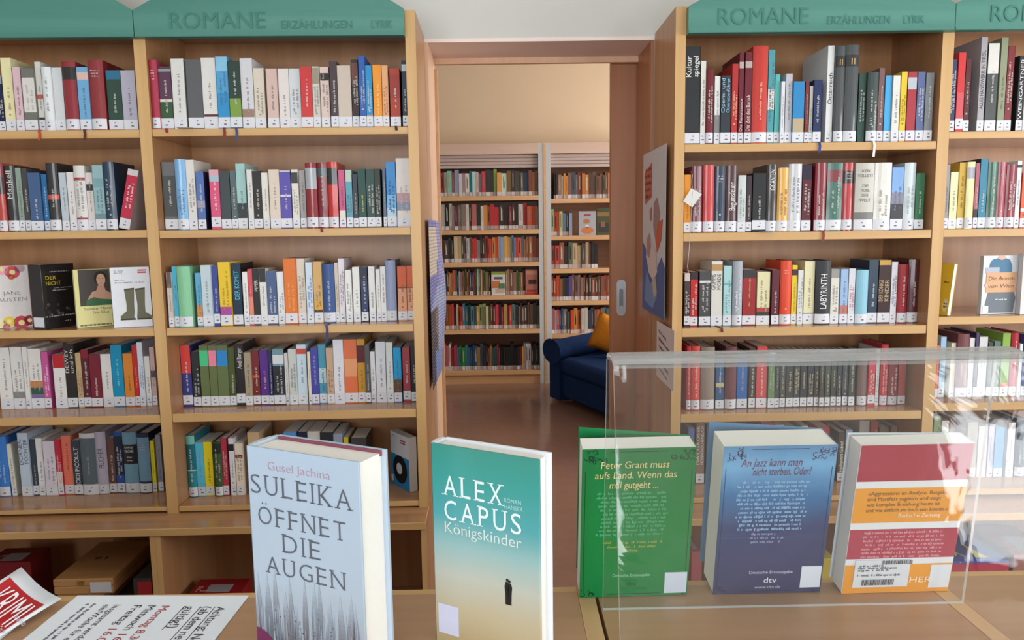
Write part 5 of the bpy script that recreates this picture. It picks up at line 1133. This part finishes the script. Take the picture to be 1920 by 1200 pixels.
tall_stack('colourful red game box between green and blue paperbacks', RF, 1296, 1316, -.04, .2, 1035, 'b05a60', '6a7a8c', 1050, red_print)
tall_stack('yellow and red game box beside the blue paperback', RF, 1500, 1566, -.04, .2, 1048, 'c8b440', '9c3434', 1055, red_print)

# ------------------------------------------------------------------ far room: sofa, cushion, books
so = thing('sofa', 'dark blue sofa with rolled arm in the far room', 'sofa', (on_z(1031, 750, 0).x, on_z(1031, 750, 0).y, 0), math.atan2(.40, .917))
# local x = from the front towards the back, local -y = from the far arm towards the near end
def rbox(name, x0, x1, y0, y1, z0, z1, r=.04):
    return bevel(MB().box(x0, x1, y0, y1, z0, z1).build(name, FABRIC, so), r, 4)
rbox('seat_base', .03, .80, -1.65, -.16, .06, .26, .02); rbox('seat_cushion', -.01, .66, -1.0, -.205, .262, .40, .05); rbox('seat_cushion', -.01, .66, -1.63, -1.01, .262, .40, .05)
arm = MB().prism([(0, .03), (.80, .03), (.80, .46), (0, .42)], -.18, 0); bevel(arm.build('arm', FABRIC, so), .03, 3)
for nm, y0, y1 in (('arm', -1.85, -1.66),): bevel(MB().prism([(0, .03), (.80, .03), (.80, .46), (0, .42)], y0, y1).build(nm, FABRIC, so), .03, 3)
m = MB(); n = 14
for q, (ya, yb) in enumerate(((-.235, .05),)):
    cy, cz, rr_ = (ya + yb) / 2, .435, .085
    c0 = [(-.03, cy + (yb - ya) / 2 * math.cos(2 * math.pi * k / n), cz + rr_ * math.sin(2 * math.pi * k / n)) for k in range(n)]
    c1 = [(.45, y, z + .05) for (_, y, z) in c0]; c2 = [(.82, y, z + .07) for (_, y, z) in c0]
    for a_, b_ in ((c0, c1), (c1, c2)):
        for k in range(n): m.face([a_[k], b_[k], b_[(k + 1) % n], a_[(k + 1) % n]])
    m.face(c0[::-1]); m.face(c2)
o = weld(m.build('arm_roll', FABRIC, so)); bevel(o, .02, 3)
for p in o.data.polygons: p.use_smooth = True
rbox('backrest', .62, .90, -1.65, -.19, .27, .66, .07)
m = MB().box(-.2, .2, -.05, .05, -.2, .2)
# cushion as a puffed square
def puff(name, s, t, mat, parent=None, n=8):
    mb = MB()
    def pt(i, j, sg):
        u = -1 + 2 * i / n; v = -1 + 2 * j / n; k = (1 - u * u) * (1 - v * v)
        return (u * s * (1 - .08 * (1 - abs(v)) ), sg * t * k ** .45 if k > 0 else 0, v * s * (1 - .08 * (1 - abs(u))))
    for sg in (-1, 1):
        for i in range(n):
            for j in range(n):
                q = [pt(i, j, sg), pt(i + 1, j, sg), pt(i + 1, j + 1, sg), pt(i, j + 1, sg)]
                mb.face(q if sg < 0 else q[::-1])
    return weld(mb.build(name, mat, parent, smooth=True))
cu = puff('cushion', .15, .06, CUSH); cp = Vector(so.matrix_basis @ Vector((.34, -.41, .585))); cu.location = cp; cu.rotation_euler = (math.radians(-14), math.radians(18), math.radians(-25))
tag(cu, 'orange cushion propped in the sofa corner in the far room', 'cushion')

FARC = {
 'a1': 'a03a40 9a9a80 7fb8a8 8a4a50 8f96b0 c8c4cc a08088 d8d4cc 1f6a78 b8d0cc d8b8b0 7a6a80 c84044 3a3a40 3c4030 8a9a5c d89a50 b8d4c8 7a5c34 3c3834 4a4640 6a6250 2c3c50 8a4a40 9a7040 7a5040',
 'a2': 'b0a8a0 1e1e28 c4bcb0 b8b0b8 6a2c34 9a9c98 807068 d8d0c8 4a4c50 b86058 2c2c30 d0ccc8 d08a40 b87048 b82c34 b03038 302c28 3a2a28 7a3038 4a2428 2e2624 c8c0c0 a03028 c8502c b84830 b07850',
 'a3': '7a4840 4a4446 4c4840 3a3434 d0b890 b89a6c 3a4040 b0948c b8bcc4 7a6a50 d83c38 c8342c 8a8088 4a4440 3c3430 b84034 c03c30 d86038 c88040 c84c2c c8c8cc 8a9ab8 d8a048 b8a070 8494a8 6a7a98 c83430 d86030 4a6a70 b06848 a86a48 b07048 9c5038 984830',
 'a4': 'c87868 8a8880 5a6470 3a3838 c07838 c88858 d8b090 c85838 5a6c6c 202c3c a8b4b4 b87880 8a6a50 7a6a38 6a5c38 9a7848 a85860 2a4a7a 1f3454 8c3c34 a85040 3a5a3c 9ab0a8 6a8a60 c8a888 a8605c 4a5c2c 6a6c34 a06a48 2e2a2c',
 'a5': 'b85058 8a4a18 92501c c8404c 2c2c34 c8b890 c84428 c04428 4a7890 1f6a74 2c3c40 4a7a88 3a5454 b88c48 8c9868 94a070 c8b898 4a5838 7a3c34 6a3030 c84450 30282c b83038 a88c50 6a3038 c83c2c 5a7470 4a5a5c 7a5a50 3a3430 6a4438 4a3c34 7a4c40 54483c 4c443c 5a5048',
 'a6': 'a85058 b86068 d8d0cc a83840 a03c44 5a62a0 2f7a48 257a44 3a7070 2f5c80 2c4c78 2a3c64 2c5470 8a6a34 3c4a60 2c2c30 24282c 8a3c38 9a8448 3c4c40 2c4454 7a3038 84343c 1c1c1e 1c1c1e 20201f 1c1c20 1e1e22 1c1c1e 20202a 7a3030 d09438 c0b8b8 c4bcbc c0b8ba 3c3030 2c2c2c 282626 24242a',
 'b1': '3a2424 2e2c30 9a6a54 a8b8b0 d88830 d08030 7a5c58 4a5058 5c6470 8a4038 b87040 c08044 5a4038 5c5048 7a4a3c 6c5c4c 6a5a4c 7a5040 b06a48',
 'b2': '8a9a6c c83430 d87030 c0b478 5a7488 3a3438 8a98b8',
 'b3': '8a3c34 c04c44 9a5a48 3a342c 5c6c5c c0a880 b0906c 4a4c4c b89a78 6a4c44 342c2c 2c2828',
 'b4': '7a2c24 a03424 b84c28 8a5a3c 3a3c3c 30343c 5a4a90 8a6458 7a5850 9c7468 8a6a5c 7c4034 6a4038 3c3838 8a4a38 4a3c3c 8a5a4c 7c5444 a04834 8c4c38',
 'b5': 'a05858 9aa0a4 c84048 4a5a8a 3c4c70 8a8080 5a5c64 c85030 c88c38 b0503c c8c0b8 c8bcb0 3c4450 4a4a54 8a5044 b06a48 a06850 6a7c88 5c6c74'}
mb = MB(); rr = random.Random(7)
caseA = (fx(1021) - 1.02 + .045, gx - .05); caseB = (gx + .018 + .045, gx + 1.04 - .045)
def far_row(key, z, lo, hi, px_hi=None):
    cols = FARC[key].split(); ws = [rr.uniform(.6, 1.3) for _ in cols]; k = (hi - lo) / sum(ws); x = lo
    for c, w_ in zip(cols, ws):
        w_ *= k; h = rr.uniform(.205, .245); v = rr.uniform(.03, .05)
        mb.box(x, x + w_ - .0015, FY + v, FY + v + .16, z, z + h, c)
        if w_ > .014: mb.face([(x, FY + v - .001, z + .003), (x + w_ - .002, FY + v - .001, z + .003), (x + w_ - .002, FY + v - .001, z + .038), (x, FY + v - .001, z + .038)], rr.choice(['c8c0c0', 'd0cccc', 'b8a8a4', 'a89490']))
        if rr.random() < .6: mb.face([(x + w_ * .3, FY + v - .001, z + h * .35), (x + w_ * .6, FY + v - .001, z + h * .35), (x + w_ * .6, FY + v - .001, z + h * rr.uniform(.6, .9)), (x + w_ * .3, FY + v - .001, z + h * .9)], rr.choice(['c8c0b0', '3a3434', 'b0a48c', '8a7a70']))
        x += w_
ax0 = fx(829)
for i, kk in enumerate(('a1', 'a2', 'a3', 'a4', 'a5', 'a6')):
    if kk == 'a4':
        far_row(kk, SA[i], ax0, fx(919))
        FARC['a4b'] = 'a8785c c8a080 7a4a40 8a6a5c 6a7c3c 5a6c34 a06a48 2e2a2c'; far_row('a4b', SA[i], fx(948), fx(985))
    else: far_row(kk, SA[i], ax0, caseA[1] - .002)
for i, kk in enumerate(('b1', 'b2', 'b3', 'b4', 'b5')):
    a_ = caseB[0] + (.03 if kk in ('b1',) else .002)
    far_row(kk, SB[i], a_, {'b2': fx(1074), 'b3': fx(1122)}.get(kk, fx(1144)))
fo = mb.build('children_books', PAINT); tag(fo, 'rows of small colourful book spines on the far bookcases', 'books', kind='stuff')
def far_cover(label, x0, x1, y0, z, col, prints, v=.03):
    a_ = fx(x0); b_ = fx(x1); h = fz((x0 + x1) / 2, y0) - z
    b, W, H = cover_book('book', label, (a_, FY + v, z + .0005), (b_, FY + v, z + .0005), h, .02, col)
    for k, (s0, s1, t0, t1, c) in enumerate(prints):
        m = MB(); rect(m, W * s0, W * s1, H * t0, H * t1, c, 1 + k); m.build('printed_patch', INK, b)
    return b, W, H
b, W, H = far_cover('white children\'s book cover with orange figures, far left bookcase', 920.5, 947, 510, SA[3], 'd0d0cc', [(0, 1, .88, 1, '8a9a3c'), (.05, .6, .3, .6, 'c87848'), (.5, .95, .25, .5, '5c7a58'), (.3, .95, .08, .28, 'c0a8a4'), (.2, .8, .68, .78, '5a5c60')])
b, W, H = far_cover('reddish children\'s book cover with dark lettering, far left bookcase', 985, 1008, 506, SA[3], 'b06a5c', [(.05, .95, .8, .95, 'c08878'), (.25, .9, .42, .6, '3c2c2c'), (.1, .9, .1, .2, '9c3c34'), (0, 1, .0, .06, 'b02c28')])
b, W, H = far_cover('grey children\'s book cover with orange tiger, far right bookcase', 1086, 1118, 396, SB[1], 'a8a8b0', [(.3, .7, .8, .88, 'a0484c')])
m = MB(); P(m, ring(W * .5, H * .2, W * .36, 16, rz=H * .14), 'c87848', 2); P(m, ring(W * .45, H * .58, W * .2, 14, rz=H * .1), 'b07850', 2); P(m, ring(W * .48, H * .38, W * .1, 12), 'd8d0cc', 2); m.build('animal_print', INK, b)
far_cover('dark green children\'s book cover beside the grey cover, far right bookcase', 1120, 1145, 390, SB[1], '4a5238', [(0, 1, .7, .85, '8a6a48'), (.1, .9, .1, .45, '3c3c3c'), (.3, .6, .3, .5, '8a5c50')])
flush_text()
